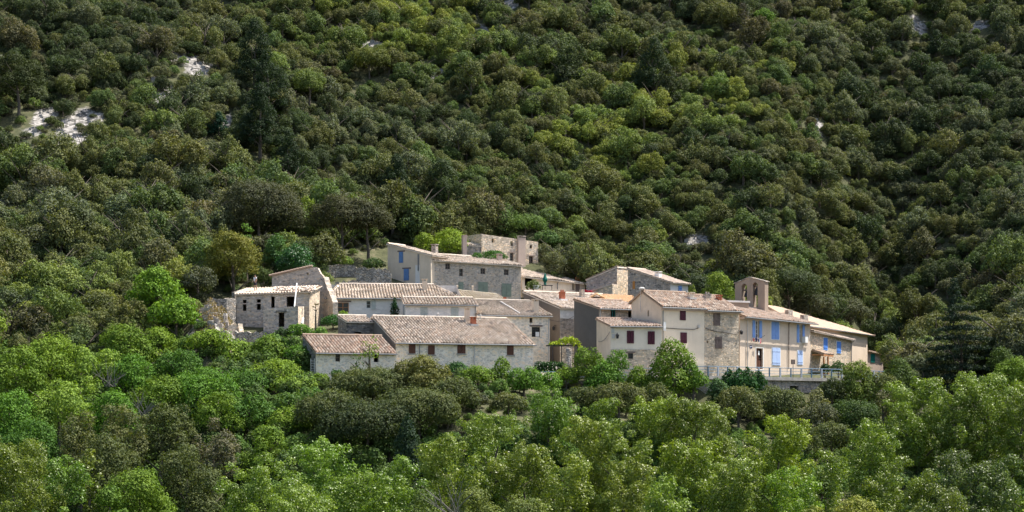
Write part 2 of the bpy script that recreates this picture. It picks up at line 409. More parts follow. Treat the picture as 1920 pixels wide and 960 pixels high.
def roof_plane(mb, A, B, Cc, D, tile=.32, course=.42, amp=.08, sag=.04, seed=0, th=.13, over=(0,0,0,0), rough=.02):
    """canal tiled plane; A eave-left, B eave-right, Cc ridge-right, D ridge-left. over = left, right, eave, ridge overhang"""
    A, B, Cc, D = map(Vector, (A, B, Cc, D)); rng = random.Random(seed)
    eu = (B-A).normalized(); dv = D-A; ev = (dv-eu*dv.dot(eu)).normalized(); nrm = eu.cross(ev)
    if nrm.z < 0: nrm = -nrm
    L = (B-A).length; uD, vD = dv.dot(eu), dv.dot(ev); uC = (Cc-A).dot(eu); V = vD
    sl, sr = uD/V, (uC-L)/V
    v0, v1 = -over[2], V+over[3]
    uL = lambda v: -over[0]+sl*v
    uR = lambda v: L+over[1]+sr*v
    umin = min(uL(v0), uL(v1)); umax = max(uR(v0), uR(v1))
    nt_ = max(1, int((umax-umin)/tile)); k = 4; nu = nt_*k
    nv = max(1, int(round((v1-v0)/course)))
    jit = [[rng.uniform(-1,1) for _ in range(nt_+2)] for _ in range(nv+1)]
    def pt(u, v, h): return A+eu*u+ev*v+nrm*h
    rows = []
    for j in range(nv):
        for half in (0, 1):
            v = v0+(v1-v0)*(j+half)/nv
            lo, hi = uL(v), uR(v)
            if hi < lo: hi = lo = (hi+lo)/2
            row = []
            for i in range(nu+1):
                u = min(max(umin+i*tile/k, lo), hi)
                ph = (u-umin)/tile
                h = amp*(math.cos(2*math.pi*ph))+(.035 if half == 0 else 0)
                ti = int(ph+.5)
                h += rough*jit[j][min(ti, nt_)]*(1 if math.cos(2*math.pi*ph) > 0 else .2)
                h += sag*wobble(u*.6, v*.8, seed)
                row.append((pt(u, v+(rough*2*jit[j][min(ti,nt_)] if half == 0 else 0), h), ph+.5, j+.5, u))
            rows.append(row)
    for r in range(len(rows)-1):
        a, b = rows[r], rows[r+1]
        for i in range(nu):
            if a[i+1][3]-a[i][3] < 1e-4 and b[i+1][3]-b[i][3] < 1e-4: continue
            tu = (a[i][1]+a[i+1][1])/2; tv = a[i][2]
            mb.face((a[i][0], a[i+1][0], b[i+1][0], b[i][0]), [(tu, tv)]*4)
    # underside and edges
    q = [(uL(v0), v0), (uR(v0), v0), (max(uR(v1), uL(v1)), v1), (uL(v1), v1)]
    if uR(v1) < uL(v1): mid = (uR(v1)+uL(v1))/2; q[2] = (mid, v1); q[3] = (mid, v1)
    top = [pt(u, v, -.01) for u, v in q]; bot = [pt(u, v, -th) for u, v in q]
    mb.face(bot[::-1])
    for i in range(4): mb.face((top[i], bot[i], bot[(i+1)%4], top[(i+1)%4]))

def ridge_row(mb, a, b, r=.11, seg=.4):
    a, b = Vector(a), Vector(b); L = (b-a).length; n = max(1, int(L/seg)); d = (b-a)/n
    for i in range(n):
        p, q = a+d*i, a+d*(i+1.08); up = Vector((0,0,random.uniform(0,.02)))
        mb.tube([p+up, q+up+Vector((0,0,.02))], r, 7, r*.85)

def add_window(th, p0, d, n, rect, st):
    """rect (u0,u1,z0,z1) on the wall; st = dict(s=style, c=material ...)"""
    u0,u1,z0,z1 = rect; s = st.get('s', 'glass'); c = st.get('c', 'w_brown'); w = u1-u0
    win = None
    if s in ('glass', 'open', 'door'):
        b = MB(); f = .06; fm = st.get('f', 'white')
        for q in ((u0,u0+f,z0,z1),(u1-f,u1,z0,z1),(u0+f,u1-f,z1-f,z1),(u0+f,u1-f,z0,z0+f)): b.obox(p0,d,n,q[0],q[1],-.22,-.14,q[2],q[3])
        if w > .6: b.obox(p0,d,n,(u0+u1)/2-.035,(u0+u1)/2+.035,-.215,-.13,z0+f,z1-f)
        for kk in range(1, st.get('bars', 2)+1):
            zz = z0+(z1-z0)*kk/(st.get('bars', 2)+1); b.obox(p0,d,n,u0+f,u1-f,-.212,-.15,zz-.02,zz+.02)
        win = th.part('window' if s != 'door' else 'door', b, fm)
        g = MB(); g.obox(p0,d,n,u0+.01,u1-.01,-.25,-.225,z0+.01,z1-.01); th.part('pane', g, 'glass', win)
        if s == 'door':
            g = MB(); g.obox(p0,d,n,u0+f,u1-f,-.2,-.16,z0,z0+(z1-z0)*.42); g.obox(p0,d,n,u0+f,(u0+u1)/2-.1,-.2,-.165,z0,z1-f); th.part('door_panel', g, c, win)
    def leaf(a, b_, off=.0, ang=0, ext=.04):
        m = MB(); k = max(2, int((b_-a)/.14)); ww = (b_-a)/k
        for i in range(k): m.obox(p0,d,n,a+i*ww+.006,a+(i+1)*ww-.006,off+.03,off+.065+.004*(i%2),z0-ext,z1+ext)
        for zz in (z0+.25, z1-.3): m.obox(p0,d,n,a+.02,b_-.02,off+.069,off+.09,zz-.05,zz+.05)
        return m
    if s == 'shut':
        k = st.get('n', 2); g = (u1-u0)/k; gap = .02
        for i in range(k):
            th.part('shutter', leaf(u0-.04+i*(g+.04)+(gap/2 if i else 0), u0+(i+1)*(g+.04)-.04-(gap/2), 0), c)
    if s == 'open':
        ow = w/2
        th.part('shutter', leaf(u0-ow*st.get('k1',1)-.02, u0-.02), c); th.part('shutter', leaf(u1+.02, u1+ow*st.get('k2',1)+.02), c)
    if st.get('sur'):
        b = MB(); e = .12; ex = (w/2+.06 if s == 'open' else .05)
        if s == 'open': e = .1
        a0, a1 = u0-ex, u1+ex
        b.obox(p0,d,n,a0-e,a0,.002,.022,z0-e,z1+e); b.obox(p0,d,n,a1,a1+e,.002,.022,z0-e,z1+e)
        b.obox(p0,d,n,a0,a1,.002,.022,z1+.05,z1+e); b.obox(p0,d,n,a0,a1,.002,.03,z0-e,z0-.05)
        th.part('surround', b, st['sur'])
    if st.get('sill'):
        b = MB(); b.obox(p0,d,n,u0-.12,u1+.12,.002,.11,z0-.17,z0-.06); th.part('sill', b, st['sill'])
    if st.get('lintel'):
        b = MB(); b.obox(p0,d,n,u0-.25,u1+.25,.003,.05,z1+.045,z1+.2); th.part('lintel', b, st['lintel'])

def rot(a): return (math.cos(a), math.sin(a))
HOUSES = {}
def house(name, label, px, Y, a, pxr, D, eave, ridge, base, wallm, roofm, cat='house', kind='shed', frac=.5,
          front=(), left=(), right=(), over=(.15,.15,.35,.1), gutter='zinc', leftm=None, rightm=None, uC=None, uD=None, eave_r=None,
          ridge_tiles=True, seed=1, tile=.32, pipe=None, hipl=False, genoise=False, group=None, sag=.05, parapet=0, down=2.2):
    a = math.radians(a); d = rot(a); b = (-d[1], d[0])
    A = XY(px, Y); t = t_(pxr); W = (t*A[1]-A[0])/(d[0]-t*d[1])
    B = (A[0]+d[0]*W, A[1]+d[1]*W); BL = (A[0]+b[0]*D, A[1]+b[1]*D); BR = (B[0]+b[0]*D, B[1]+b[1]*D)
    ze = Z(eave, Y); zer = Z(eave_r, B[1]) if eave_r else ze
    rd = D*(frac if kind == 'gable' else 1.0)
    R = (A[0]+b[0]*rd, A[1]+b[1]*rd); zr = Z(ridge, R[1]); rise = zr-ze; zrr = zer+rise
    zbk = zr-rise*(D-rd)/rd; zbkr = zbk+zer-ze
    zb = Z(base, Y); cx = (A[0]+BR[0])/2; cy = (A[1]+BR[1])/2
    T = Thing(name, label, cat, (cx, cy, zb), group); zf = zb-down
    e = .04
    def H(p0, p1, specs):
        L, dd, nn = frame(p0, p1); out = []
        for sp in specs:
            x0,y0,x1,y1,st = sp
            ua, zt = on_wall(p0, dd, x0, y0); ub, zl = on_wall(p0, dd, x1, y1)
            out.append(((max(.05,ua), min(L-.05,ub), zl, zt), st))
        return out
    hf, hl, hr = H(A,B,front), H(BL,A,left), H(B,BR,right)
    if parapet: topf = [(0,ze),(W,zer)]
    else: topf = [(0,ze-e),(W,zer-e)]
    if kind == 'gable':
        topl = [(0,zbk-e),(D-rd,zr-e),(D,ze-e)]; topr = [(0,zer-e),(rd,zrr-e),(D,zbkr-e)]; topb = [(0,zbkr-e),(W,zbk-e)]
    elif kind == 'flat':
        topl = [(0,zr),(D,ze)]; topr = [(0,zer),(D,zrr)]; topb = [(0,zrr),(W,zr)]
    else:
        topl = [(0,zr-e),(D,ze-e)]; topr = [(0,zer-e),(D,zrr-e)]; topb = [(0,zrr-e),(W,zr-e)]
    rects = lambda hh: [h[0] for h in hh if not h[1].get('nohole')]
    inner = kind == 'flat'
    m1 = MB(); wall(m1, A, B, topf, zf, rects(hf), inner=inner, cap=inner)
    walls = {wallm: m1}
    def getm(k): return walls.setdefault(k or wallm, MB())
    if hipl: topl = [(0,zbk-e if kind=='gable' else ze-e),(D,ze-e)]
    wall(getm(leftm), BL, A, topl, zf, rects(hl), inner=inner, cap=inner)
    wall(getm(rightm), B, BR, topr, zf, rects(hr), inner=inner, cap=inner)
    wall(getm(None), BR, BL, topb, zf, (), inner=inner, cap=inner)
    for k, mm in walls.items(): T.part('wall', mm, k)
    for (hh, p0, p1) in ((hf,A,B),(hl,BL,A),(hr,B,BR)):
        L, dd, nn = frame(p0, p1)
        for (r, st) in hh:
            if st.get('s') == 'hole' and not (st.get('sill') or st.get('lintel') or st.get('sur')): continue
            add_window(T, p0, dd, nn, r, st)
    roof = None
    if kind != 'flat':
        A3 = (*A, ze); B3 = (*B, zer)
        RL = (R[0]+d[0]*(uD or 0), R[1]+d[1]*(uD or 0), zr); k = W+(uC or 0)
        RR = (R[0]+d[0]*k, R[1]+d[1]*k, zrr)
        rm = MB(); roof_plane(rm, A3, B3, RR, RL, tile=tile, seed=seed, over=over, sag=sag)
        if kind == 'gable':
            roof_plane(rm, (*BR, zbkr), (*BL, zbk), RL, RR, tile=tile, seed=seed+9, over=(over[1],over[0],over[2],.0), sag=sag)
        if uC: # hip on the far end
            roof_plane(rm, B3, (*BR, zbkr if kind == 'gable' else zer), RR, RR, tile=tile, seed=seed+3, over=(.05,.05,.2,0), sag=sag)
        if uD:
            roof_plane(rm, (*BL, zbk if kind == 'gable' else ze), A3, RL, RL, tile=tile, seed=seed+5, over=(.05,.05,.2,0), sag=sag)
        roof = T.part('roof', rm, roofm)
        if ridge_tiles:
            rr = MB(); up = .05; ridge_row(rr, (RL[0],RL[1],RL[2]+up), (RR[0],RR[1],RR[2]+up)); T.part('ridge_tiles', rr, roofm, roof)
        pr = MB(); slope = rise/rd
        if gutter:
            g = MB(); n = (d[1], -d[0]); o = over[2]+.07; dz = -slope*over[2]-.09
            g.tube([(A[0]+n[0]*o-d[0]*over[0], A[1]+n[1]*o-d[1]*over[0], ze+dz), (B[0]+n[0]*o+d[0]*over[1], B[1]+n[1]*o+d[1]*over[1], zer+dz)], .065, 7)
            T.part('gutter', g, gutter, roof)
        if genoise:
            g = MB(); n = (d[1], -d[0]); kk = int(W/.24)
            for i in range(kk): g.obox(A, d, n, i*W/kk+.02, (i+1)*W/kk-.05, .004, over[2]-.06, ze-slope*.2-.30, ze-slope*.2-.2)
            g.obox(A, d, n, .0, W, .004, over[2]-.16, ze-slope*.2-.42, ze-slope*.2-.31)
            T.part('cornice', g, 'pl_pink', roof)
    for (ppx, y0, y1, mt) in (pipe or ()):
        u, z0 = on_wall(A, d, ppx, y0); _, z1 = on_wall(A, d, ppx, y1); n = (d[1], -d[0]); g = MB()
        q = lambda w, z: (A[0]+d[0]*u+n[0]*w, A[1]+d[1]*u+n[1]*w, z)
        g.tube([q(over[2]+.05, z0+.05), q(.12, z0-.3), q(.10, z1)], .05, 6); T.part('drainpipe', g, mt)
    info = dict(T=T, A=A, B=B, BL=BL, BR=BR, d=d, b=b, W=W, D=D, ze=ze, zr=zr, rd=rd, rise=rise, roof=roof, zer=zer)
    HOUSES[name+label] = info
    return info
def roofpt(h, px, py):
    """point of the front roof plane of h seen at (px,py)"""
    A = Vector((*h['A'], h['ze'])); d = Vector((*h['d'], (h['zer']-h['ze'])/h['W'])); v = Vector((h['b'][0]*h['rd'], h['b'][1]*h['rd'], h['rise']))
    nrm = d.cross(v); ray = Vector((t_(px), 1, (HZ-py)/F)); t = nrm.dot(A)/nrm.dot(ray); return ray*t
def chimney(h, label_unused, px, y0, y1, wpx, mat, cap='slab', depth=.6, base=None, pots=0):
    q = roofpt(h, px, y1); Y = q.y; w = wpx*Y/F; top = Z(y0, Y); T = h['T']
    m = MB(); rz = math.atan2(h['d'][1], h['d'][0])
    m.box((q.x, q.y, q.z-.6), w, depth, top-q.z+.6-(.25 if cap != 'none' else 0), rz)
    ch = T.part('chimney', m, mat, h['roof'] if h['roof'] is not None else None)
    if ch.parent is None: ch.parent = T.o
    lvl = h['roof'] is not None
    c = MB()
    if cap == 'slab':
        for sx in (-1,1):
            for sy in (-1,1):
                c.box((q.x+sx*(w/2-.08)*math.cos(rz)-sy*(depth/2-.08)*math.sin(rz), q.y+sx*(w/2-.08)*math.sin(rz)+sy*(depth/2-.08)*math.cos(rz), top-.25), .13, .13, .17, rz)
        c.box((q.x, q.y, top-.08), w+.14, depth+.14, .08, rz)
    elif cap == 'pots':
        c.box((q.x, q.y, top-.25), w+.08, depth+.08, .07, rz)
        for sx in (-.25,.25): c.lathe((q.x+sx*w*math.cos(rz), q.y+sx*w*math.sin(rz), top-.18), [(.0,0),(.1,0),(.08,.22),(.0,.22)], 8)
    if c.f:
        cp = T.part('chimney_cap', c, 'dark' if cap == 'slabdark' else mat, ch if not lvl else h['roof'])
    if base:
        c = MB(); c.box((q.x, q.y, q.z-.15), w+.35, depth+.4, .22, rz); T.part('flashing', c, base, h['roof'] if lvl else T.o)

S_brown = dict(s='shut', c='w_brown', n=1, sill='concrete')
S_burg = dict(s='shut', c='w_burg', n=2)
S_hole = dict(s='hole')
G = dict(s='glass', f='w_old', bars=1)

# --- lower left annex
h = house('stone_barn', 'low rubble stone annex with reddish tiled lean-to roof at the foot of the white farmhouse', 592, 200, 22, 743, 4.6, 659, 628, 704, 'st_white', 'tile_red',
          front=[(629,663,638,678,dict(s='glass', f='w_old', bars=1)), (701,664,710,679,S_hole)], leftm='st_dark', left=[(580,664,584,676,S_hole)], over=(.1,0,.3,0), seed=3)
annex = h
# --- white front farmhouse
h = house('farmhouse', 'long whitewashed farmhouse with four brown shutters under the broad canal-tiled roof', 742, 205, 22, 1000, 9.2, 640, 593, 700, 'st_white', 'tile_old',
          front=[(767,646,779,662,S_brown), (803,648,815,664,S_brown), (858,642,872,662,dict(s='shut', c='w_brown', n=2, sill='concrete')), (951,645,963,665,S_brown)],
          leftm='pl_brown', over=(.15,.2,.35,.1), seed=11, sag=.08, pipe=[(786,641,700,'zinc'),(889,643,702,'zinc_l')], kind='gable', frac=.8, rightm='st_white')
farm = h
chimney(h, '', 876, 577, 603, 8, 'pl_beige', 'slab', .5)
chimney(h, '', 887.5, 594, 609, 9, 'brick', 'slab', .5, 'zinc_l')
for (px,py) in ((821,589),(901,592)):
    q = roofpt(h, px, py+6); g = MB(); g.lathe((q.x,q.y,q.z-.1), [(.05,0),(.05,.4),(.12,.42),(.12,.52),(0,.58)], 8); h['T'].part('vent_pipe', g, 'zinc_l', h['roof'])
# small setback at the far end of the farmhouse
house('stone_shed', 'small dark rubble shed joined behind the corner of the white farmhouse', 650, 210.5, 22, 703, 3.0, 602, 592, 640, 'st_dark', 'tile_old', cat='shed', over=(.1,0,.25,.1), gutter=None, seed=5,
      front=[(665,622,678,640,S_hole)])
# --- two-storey house right of farmhouse
h = house('stone_house', 'two-storey pale stone house with a dark window holding a white sheet, beside the vine pergola', 893, 218.6, 18, 1031, 7, 589, 562, 678, 'st_white', 'tile_dark',
          front=[(930,592,937,599,S_hole), (993,596,999,605,S_hole), (997,613,1013,632,dict(s='glass', f='dark', bars=3, lintel='w_old'))], over=(.1,.2,.3,.1), seed=21, sag=.12, uD=1.2)
two = h
chimney(h, '', 1004, 561, 583, 10, 'pl_beige', 'slab', .6)
L, dd, nn = frame(h['A'], h['B'])
u, z = on_wall(h['A'], dd, 1008.5, 631); g = MB(); g.obox(h['A'], dd, nn, u-.22, u+.2, -.13, -.115, z, z+.5); h['T'].part('notice_sheet', g, 'white')
u, z = on_wall(h['A'], dd, 1029, 597); g = MB(); g.obox(h['A'], dd, nn, u-.09, u+.03, .003, .12, z-4.6, z); h['T'].part('drainpipe', g, 'zinc_l')
g = MB(); p, q = roofpt(h, 939, 567), roofpt(h, 975, 589); up = Vector((0,0,.09)); g.tube([p+up, q+up], .08, 5); h['T'].part('flashing', g, 'zinc_l', h['roof'])
# --- mossy roof behind it
h = house('low_house', 'low house with mossy ochre roof tucked between the sage-shuttered and two-storey houses', 866, 226, 14, 955, 6.0, 561, 544, 600, 'pl_pink', 'tile_moss', over=(.1,.2,.3,.1), seed=31, sag=.12, gutter='zinc', eave_r=570)
chimney(h, '', 946.5, 557, 569, 5, 'brick', 'none', .4)
for (px,py) in ((857,548),(886,549)):
    q = roofpt(h, px, py); g = MB(); g.lathe((q.x,q.y,q.z-.1), [(.09,0),(.07,.7),(.12,.75),(.12,.85),(0,.9)], 8); h['T'].part('vent_pipe', g, 'pl_beige', h['roof'])
# --- house with grey-blue render
h = house('rendered_house', 'long pale grey rendered house with a hipped tile roof and an ivy column', 611, 221.5, 6, 866, 7.5, 557, 533, 604, 'pl_blue', 'tile_old',
          front=[(632,567,654,586,dict(s='glass', f='w_timber', bars=1, lintel='w_old')), (687,564,695,578,dict(s='glass', f='w_pale', bars=1)), (735,566,742,592,dict(s='shut', c='w_pale', n=1)),
                 (774,557.5,785,566,S_hole), (816,558,827,566,S_hole), (845,557,853,566,S_hole)],
          uD=1.6, uC=-2.6, over=(.2,.2,.35,.1), seed=41, sag=.1)
hb4 = h
chimney(h, '', 796.5, 523, 543, 9, 'pl_beige', 'slab', .55)
u, z = on_wall(h['A'], h['d'], 696.5, 564); L, dd, nn = frame(h['A'], h['B']); g = MB(); g.obox(h['A'], dd, nn, u, u+.45, .02, .06, z-.95, z+.05); h['T'].part('shutter', g, 'w_pale')
# --- lean-to in front of it
h = house('lean_to_house', 'pale lean-to dwelling with two grey-green shutters under a short tiled roof strip', 760, 217.8, 8, 893, 3.2, 569.5, 558, 610, 'pl_blue', 'tile_old',
          front=[(789,577,801,596,dict(s='shut', c='w_pale', n=2)), (846,577,859,596,dict(s='shut', c='w_pale', n=2))], over=(.25,.25,.3,.05), seed=51, pipe=[(891,572,605,'zinc')])
# --- upper house with blue shutters
h = house('gabled_house', 'beige house with two steel-blue shutters and a steep mono-pitch roof', 808, 237, 60, 840, 6.0, 478, 457, 531, 'pl_beige', 'tile_old',
          left=[(749,473,756,492,dict(s='shut', c='w_blue2', n=1, lintel='w_old')), (758,505,767,525,dict(s='shut', c='w_blue2', n=1, lintel='w_old'))], over=(.15,.1,.3,.1), gutter=None, seed=61, leftm='pl_beige', down=3)
chimney(h, '', 815, 458, 473, 9, 'st_grey', 'slab', .6)
L, dd, nn = frame(h['BL'], h['A'])
u, z = on_wall(h['BL'], dd, 785, 477); g = MB(); g.obox(h['BL'], dd, nn, u-.07, u+.07, .003, .13, z-1.9, z); h['T'].part('drainpipe', g, 'zinc')
g = MB(); u0_, _ = on_wall(h['BL'], dd, 779, 500); u1_, zz = on_wall(h['BL'], dd, 787, 500); g.obox(h['BL'], dd, nn, u0_, u1_, .003, .03, zz-3, zz+.2); h['T'].part('patch', g, 'pl_white', label='white strip standing in for sunlight on the render')  # sunlit strip of the wall laid on as white colour
# --- long upper stone house
h = house('long_stone_house', 'long pinkish rubble house with sage-green shutters below the square tower', 809, 237.5, 26, 977, 6.5, 487, 474, 556, 'st_pink', 'tile_old',
          front=[(835,494,844,505,G), (861,504,868,518,G), (901,503,910,514,G), (945,505,954,516,G),
                 (860,529,869,546,dict(s='shut', c='w_green', n=1)), (897,529,914,551,dict(s='shut', c='w_green', n=2)), (941,532,958,556,dict(s='shut', c='w_green', n=2)), (835,536,844,542,S_hole)],
          over=(.15,.2,.35,.1), gutter=None, seed=71, eave_r=497.5, sag=.12, down=3)
chimney(h, '', 936.5, 476, 490, 9, 'pl_pink', 'slab', .5)
longh = h
# --- tower
h = house('stone_tower_house', 'square roofless-looking rubble tower with a chimney breast at the top of the village', 903, 251, 35, 1009, 6, 438, 446, 503, 'st_tower', 'tile_old', cat='tower house', kind='flat', gutter=None,
          front=[(922,447,927,455,S_hole), (957,452,962,461,S_hole), (993,459,998,466,S_hole), (956,474,963,489,dict(s='glass', f='w_old', bars=2, lintel='pl_pink')), (992,480,1000,496,dict(s='glass', f='w_old', bars=2, lintel='pl_pink'))],
          left=[(881,458,884,463,S_hole)], eave_r=453, down=4)
tow = h; L, dd, nn = frame(h['A'], h['B'])
u0_, zt = on_wall(h['A'], dd, 969.5, 442); u1_, zl = on_wall(h['A'], dd, 983, 500)
g = MB(); g.obox(h['A'], dd, nn, u0_, u1_, .003, .3, zl-2, zt-.25)
ch = h['T'].part('chimney', g, 'pl_pink')
g = MB(); g.obox(h['A'], dd, nn, u0_-.06, u1_+.06, -.05, .36, zt-.08, zt)
for k in range(4): uu = u0_+(u1_-u0_)*k/3.35; g.obox(h['A'], dd, nn, uu, uu+.1, .02, .3, zt-.25, zt-.08)
h['T'].part('chimney_cap', g, 'st_grey', ch)
# cover slab inside tower so it is closed
g = MB(); g.face([(*h['A'], h['ze']-1.1), (*h['B'], h['ze']-1.1), (*h['BR'], h['ze']-1.1), (*h['BL'], h['ze']-1.1)]); h['T'].part('added_cover_slab', g, 'concrete')
# lower wing and chimney stack beside the tower
h = house('tower_wing', 'low dark rubble wing with tall beige chimney stack beside the square tower', 872, 250, 30, 903, 4.5, 459, 449, 500, 'st_grey', 'tile_old', cat='house wing', over=(.1,0,.1,.1), gutter=None, seed=77, down=4)
q = P(870.5, 468, 247.5); g = MB(); g.box((q[0], q[1], Z(500,247.5)), .5, .5, Z(442,247.5)-Z(500,247.5), .4)
g.box((q[0], q[1], Z(442,247.5)), .6, .6, .08, .4); h['T'].part('chimney', g, 'pl_pink')
# --- terrace house with parasol
h = house('terrace_house', 'beige terrace house with long sloping tile roof behind the green parasol', 979, 245.5, 45, 1097, 6.0, 517, 497, 545, 'pl_beige', 'tile_old',
          front=[(984,521,1001,537,S_hole), (1073,530,1078,544,S_hole), (1079,531,1086,545,dict(s='shut', c='w_old', n=2))], over=(.3,.25,.45,.1), gutter=None, seed=81, eave_r=531, sag=.1, pipe=[(1044.5,526,543,'zinc')])
chimney(h, '', 1083, 520, 527, 7, 'brick', 'none', .4)
# --- broad-roof house with brown-grey gable
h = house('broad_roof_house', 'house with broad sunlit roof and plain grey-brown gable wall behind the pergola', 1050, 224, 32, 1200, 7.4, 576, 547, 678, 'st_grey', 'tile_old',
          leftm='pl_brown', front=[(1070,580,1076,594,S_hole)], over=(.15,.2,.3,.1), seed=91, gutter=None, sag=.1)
broad = h
chimney(h, '', 1054, 544, 562, 9, 'brick', 'pots', .5, 'white')
chimney(h, '', 1091, 543, 558, 7, 'st_grey', 'none', .5)
# orange-tiled dormer roof on it
p = [roofpt(h, x, y) for x, y in ((1122,566),(1186,569),(1190,557),(1130,553.5))]; g = MB(); roof_plane(g, *[q+Vector((0,0,.12)) for q in p], seed=4, sag=0, th=.05); h['T'].part('roof_patch', g, 'tile_orange', h['roof'], 'newer bright orange tiles')
q = roofpt(h, 1119, 560); g = MB()
for s_ in (-1, 1): roof_plane(g, (q.x+s_*.9-(.0), q.y-.4, q.z-.05), (q.x+s_*.9, q.y+1.0, q.z+.15), (q.x, q.y+1.0, q.z+.65), (q.x, q.y-.4, q.z+.5), seed=2, sag=0, th=.05)
h['T'].part('dormer', g, 'tile_orange', h['roof'])
L, dd, nn = frame(h['BL'], h['A'])
u, z = on_wall(h['BL'], dd, 1043, 612); g = MB(); o = h['BL']; g.obox(o, dd, nn, u-.03, u+.03, .01, .35, z+.05, z+.1); g.lathe((o[0]+dd[0]*u+nn[0]*.35, o[1]+dd[1]*u+nn[1]*.35, z-.45), [(.0,0),(.1,.02),(.16,.35),(.05,.47),(0,.5)], 6)
h['T'].part('wall_lamp', g, 'dark')
L, dd, nn = frame(h['A'], h['B'])
u0_, zt = on_wall(h['A'], dd, 1050, 597); u1_, _ = on_wall(h['A'], dd, 1076, 597); g = MB(); g.obox(h['A'], dd, nn, 0.01, u1_+1, .003, .03, zt, zt+1.1); h['T'].part('upper_render', g, 'pl_blue')
# --- dark grey gable house
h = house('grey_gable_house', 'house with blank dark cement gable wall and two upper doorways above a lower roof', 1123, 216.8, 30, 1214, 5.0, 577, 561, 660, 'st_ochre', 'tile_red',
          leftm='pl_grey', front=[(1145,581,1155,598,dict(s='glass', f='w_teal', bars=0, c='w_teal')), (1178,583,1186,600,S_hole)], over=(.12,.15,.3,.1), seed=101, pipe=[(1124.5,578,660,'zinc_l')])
g2 = h
# --- cream lower front house
h = house('low_cream_house', 'small cream house with two burgundy shutters under a narrow pinkish roof', 1145, 208.3, 9, 1241, 7.3, 610.5, 597.5, 684, 'pl_cream2', 'tile_red',
          front=[(1176,621,1188,643,S_burg), (1215,622,1227,645,S_burg)], leftm='pl_beige', over=(.15,.05,.3,0), seed=111)
low = h; L, dd, nn = frame(h['A'], h['B'])
_, zz = on_wall(h['A'], dd, 1150, 655); u1_, _ = on_wall(h['A'], dd, 1241, 655)
r0 = on_wall(h['A'], dd, 1177, 662); r1 = on_wall(h['A'], dd, 1187, 673)
g = MB(); pA = (h['A'][0]+nn[0]*.06, h['A'][1]+nn[1]*.06); pB = (h['B'][0]+nn[0]*.06, h['B'][1]+nn[1]*.06)
wall(g, pA, pB, [(0,zz),(L,zz)], zz-4, [(r0[0], r1[0], r1[1], r0[1])], th=.055, ends=True, cap=True); h['T'].part('stone_base', g, 'st_ochre')
g = MB(); g.obox(pA, dd, nn, r0[0]-.2, r1[0]+.2, .003, .06, r0[1], r0[1]+.16); h['T'].part('lintel', g, 'w_old')
g = MB(); g.obox(h['A'], dd, nn, r0[0]+.02, r1[0]-.02, .004, .02, r1[1]+.02, r0[1]-.02); h['T'].part('window', g, 'glass')
u, z = on_wall(h['A'], dd, 1156, 627); o = h['A']; g = MB(); g.tube([(o[0]+dd[0]*u, o[1]+dd[1]*u, z), (o[0]+dd[0]*u+nn[0]*.4, o[1]+dd[1]*u+nn[1]*.4, z+.15)], .025, 5)
g.lathe((o[0]+dd[0]*u+nn[0]*.42, o[1]+dd[1]*u+nn[1]*.42, z-.45), [(.0,0),(.12,.02),(.18,.38),(.05,.5),(0,.55)], 6); h['T'].part('wall_lamp', g, 'dark')
for (px,py) in ((1149,619),(1150,630)):
    u, z = on_wall(h['A'], dd, px, py); g = MB(); g.obox(h['A'], dd, nn, u-.15, u+.12, .003, .15, z-.25, z+.2); h['T'].part('meter_box', g, 'zinc_l')
# --- cream house and its stone neighbour
h = house('cream_house', 'tall cream rendered house with two stacked burgundy shutters and a bare beige gable', 1240, 211.8, 33, 1320.5, 5.2, 572, 546, 690, 'pl_cream', 'tile_red', kind='gable', frac=.62,
          leftm='pl_beige', front=[(1275,581,1285,600,S_burg), (1276,624,1287,643,S_burg)], left=[(1214,582,1217,593,S_hole)], over=(.2,0,.4,0), seed=121, genoise=True, pipe=[(1242,574,688,'zinc')])
cream = h
chimney(h, '', 1295, 548, 559, 9, 'pl_beige', 'slab', .6, 'zinc_l')
L, dd, nn = frame(h['A'], h['B']); o = h['A']
u, z = on_wall(o, dd, 1244, 612); g = MB(); g.obox(o, dd, nn, u-.12, u+.18, .003, .2, z-.45, z+.45); h['T'].part('meter_box', g, 'white')
u, z = on_wall(o, dd, 1309, 612); g = MB(); g.obox(o, dd, nn, u-.1, u+.1, .003, .2, z-.15, z+.15); h['T'].part('junction_box', g, 'zinc_l')
a0 = on_wall(o, dd, 1247, 615); a1 = on_wall(o, dd, 1275, 617); a2 = on_wall(o, dd, 1300, 618); a3 = on_wall(o, dd, 1309, 615); g = MB()
g.tube([(o[0]+dd[0]*uu+nn[0]*.06, o[1]+dd[1]*uu+nn[1]*.06, zz) for uu, zz in (a0,a1,a2,a3)], .03, 5); h['T'].part('cable', g, 'dark')
Bc = h['B']
q = Vector((*h['A'], h['ze']))+Vector((h['b'][0]*3.2, h['b'][1]*3.2, h['rise']*1.0)); g = MB(); g.tube([q+Vector((-.25,0,-2.2)), q+Vector((-.25,0,.5))], .03, 5); g.lathe(q+Vector((-.1,0,.1)), [(0,0),(.3,.08),(.34,.2),(.2,.3),(0,.33)], 10)
h['T'].part('aerial', g, 'zinc_l', h['roof'])
h = house('tall_stone_house', 'tall ochre rubble house with old brown shutters between the cream house and town hall', 1320.5, Bc[1], 33, 1385.5, 5.2, 577, 553, 692, 'st_ochre', 'tile_red', kind='gable', frac=.62,
          front=[(1338,585,1350,610,dict(s='shut', c='w_old', n=1)), (1341,632,1353,653,dict(s='shut', c='w_old', n=2)), (1325,639,1328,643,S_hole)], over=(0,.12,.55,0), seed=131, genoise=True)
tall = h
chimney(h, '', 1326, 548, 560, 12, 'st_grey', 'pots', .6); chimney(h, '', 1348, 553, 563, 8, 'brick', 'slab', .5)
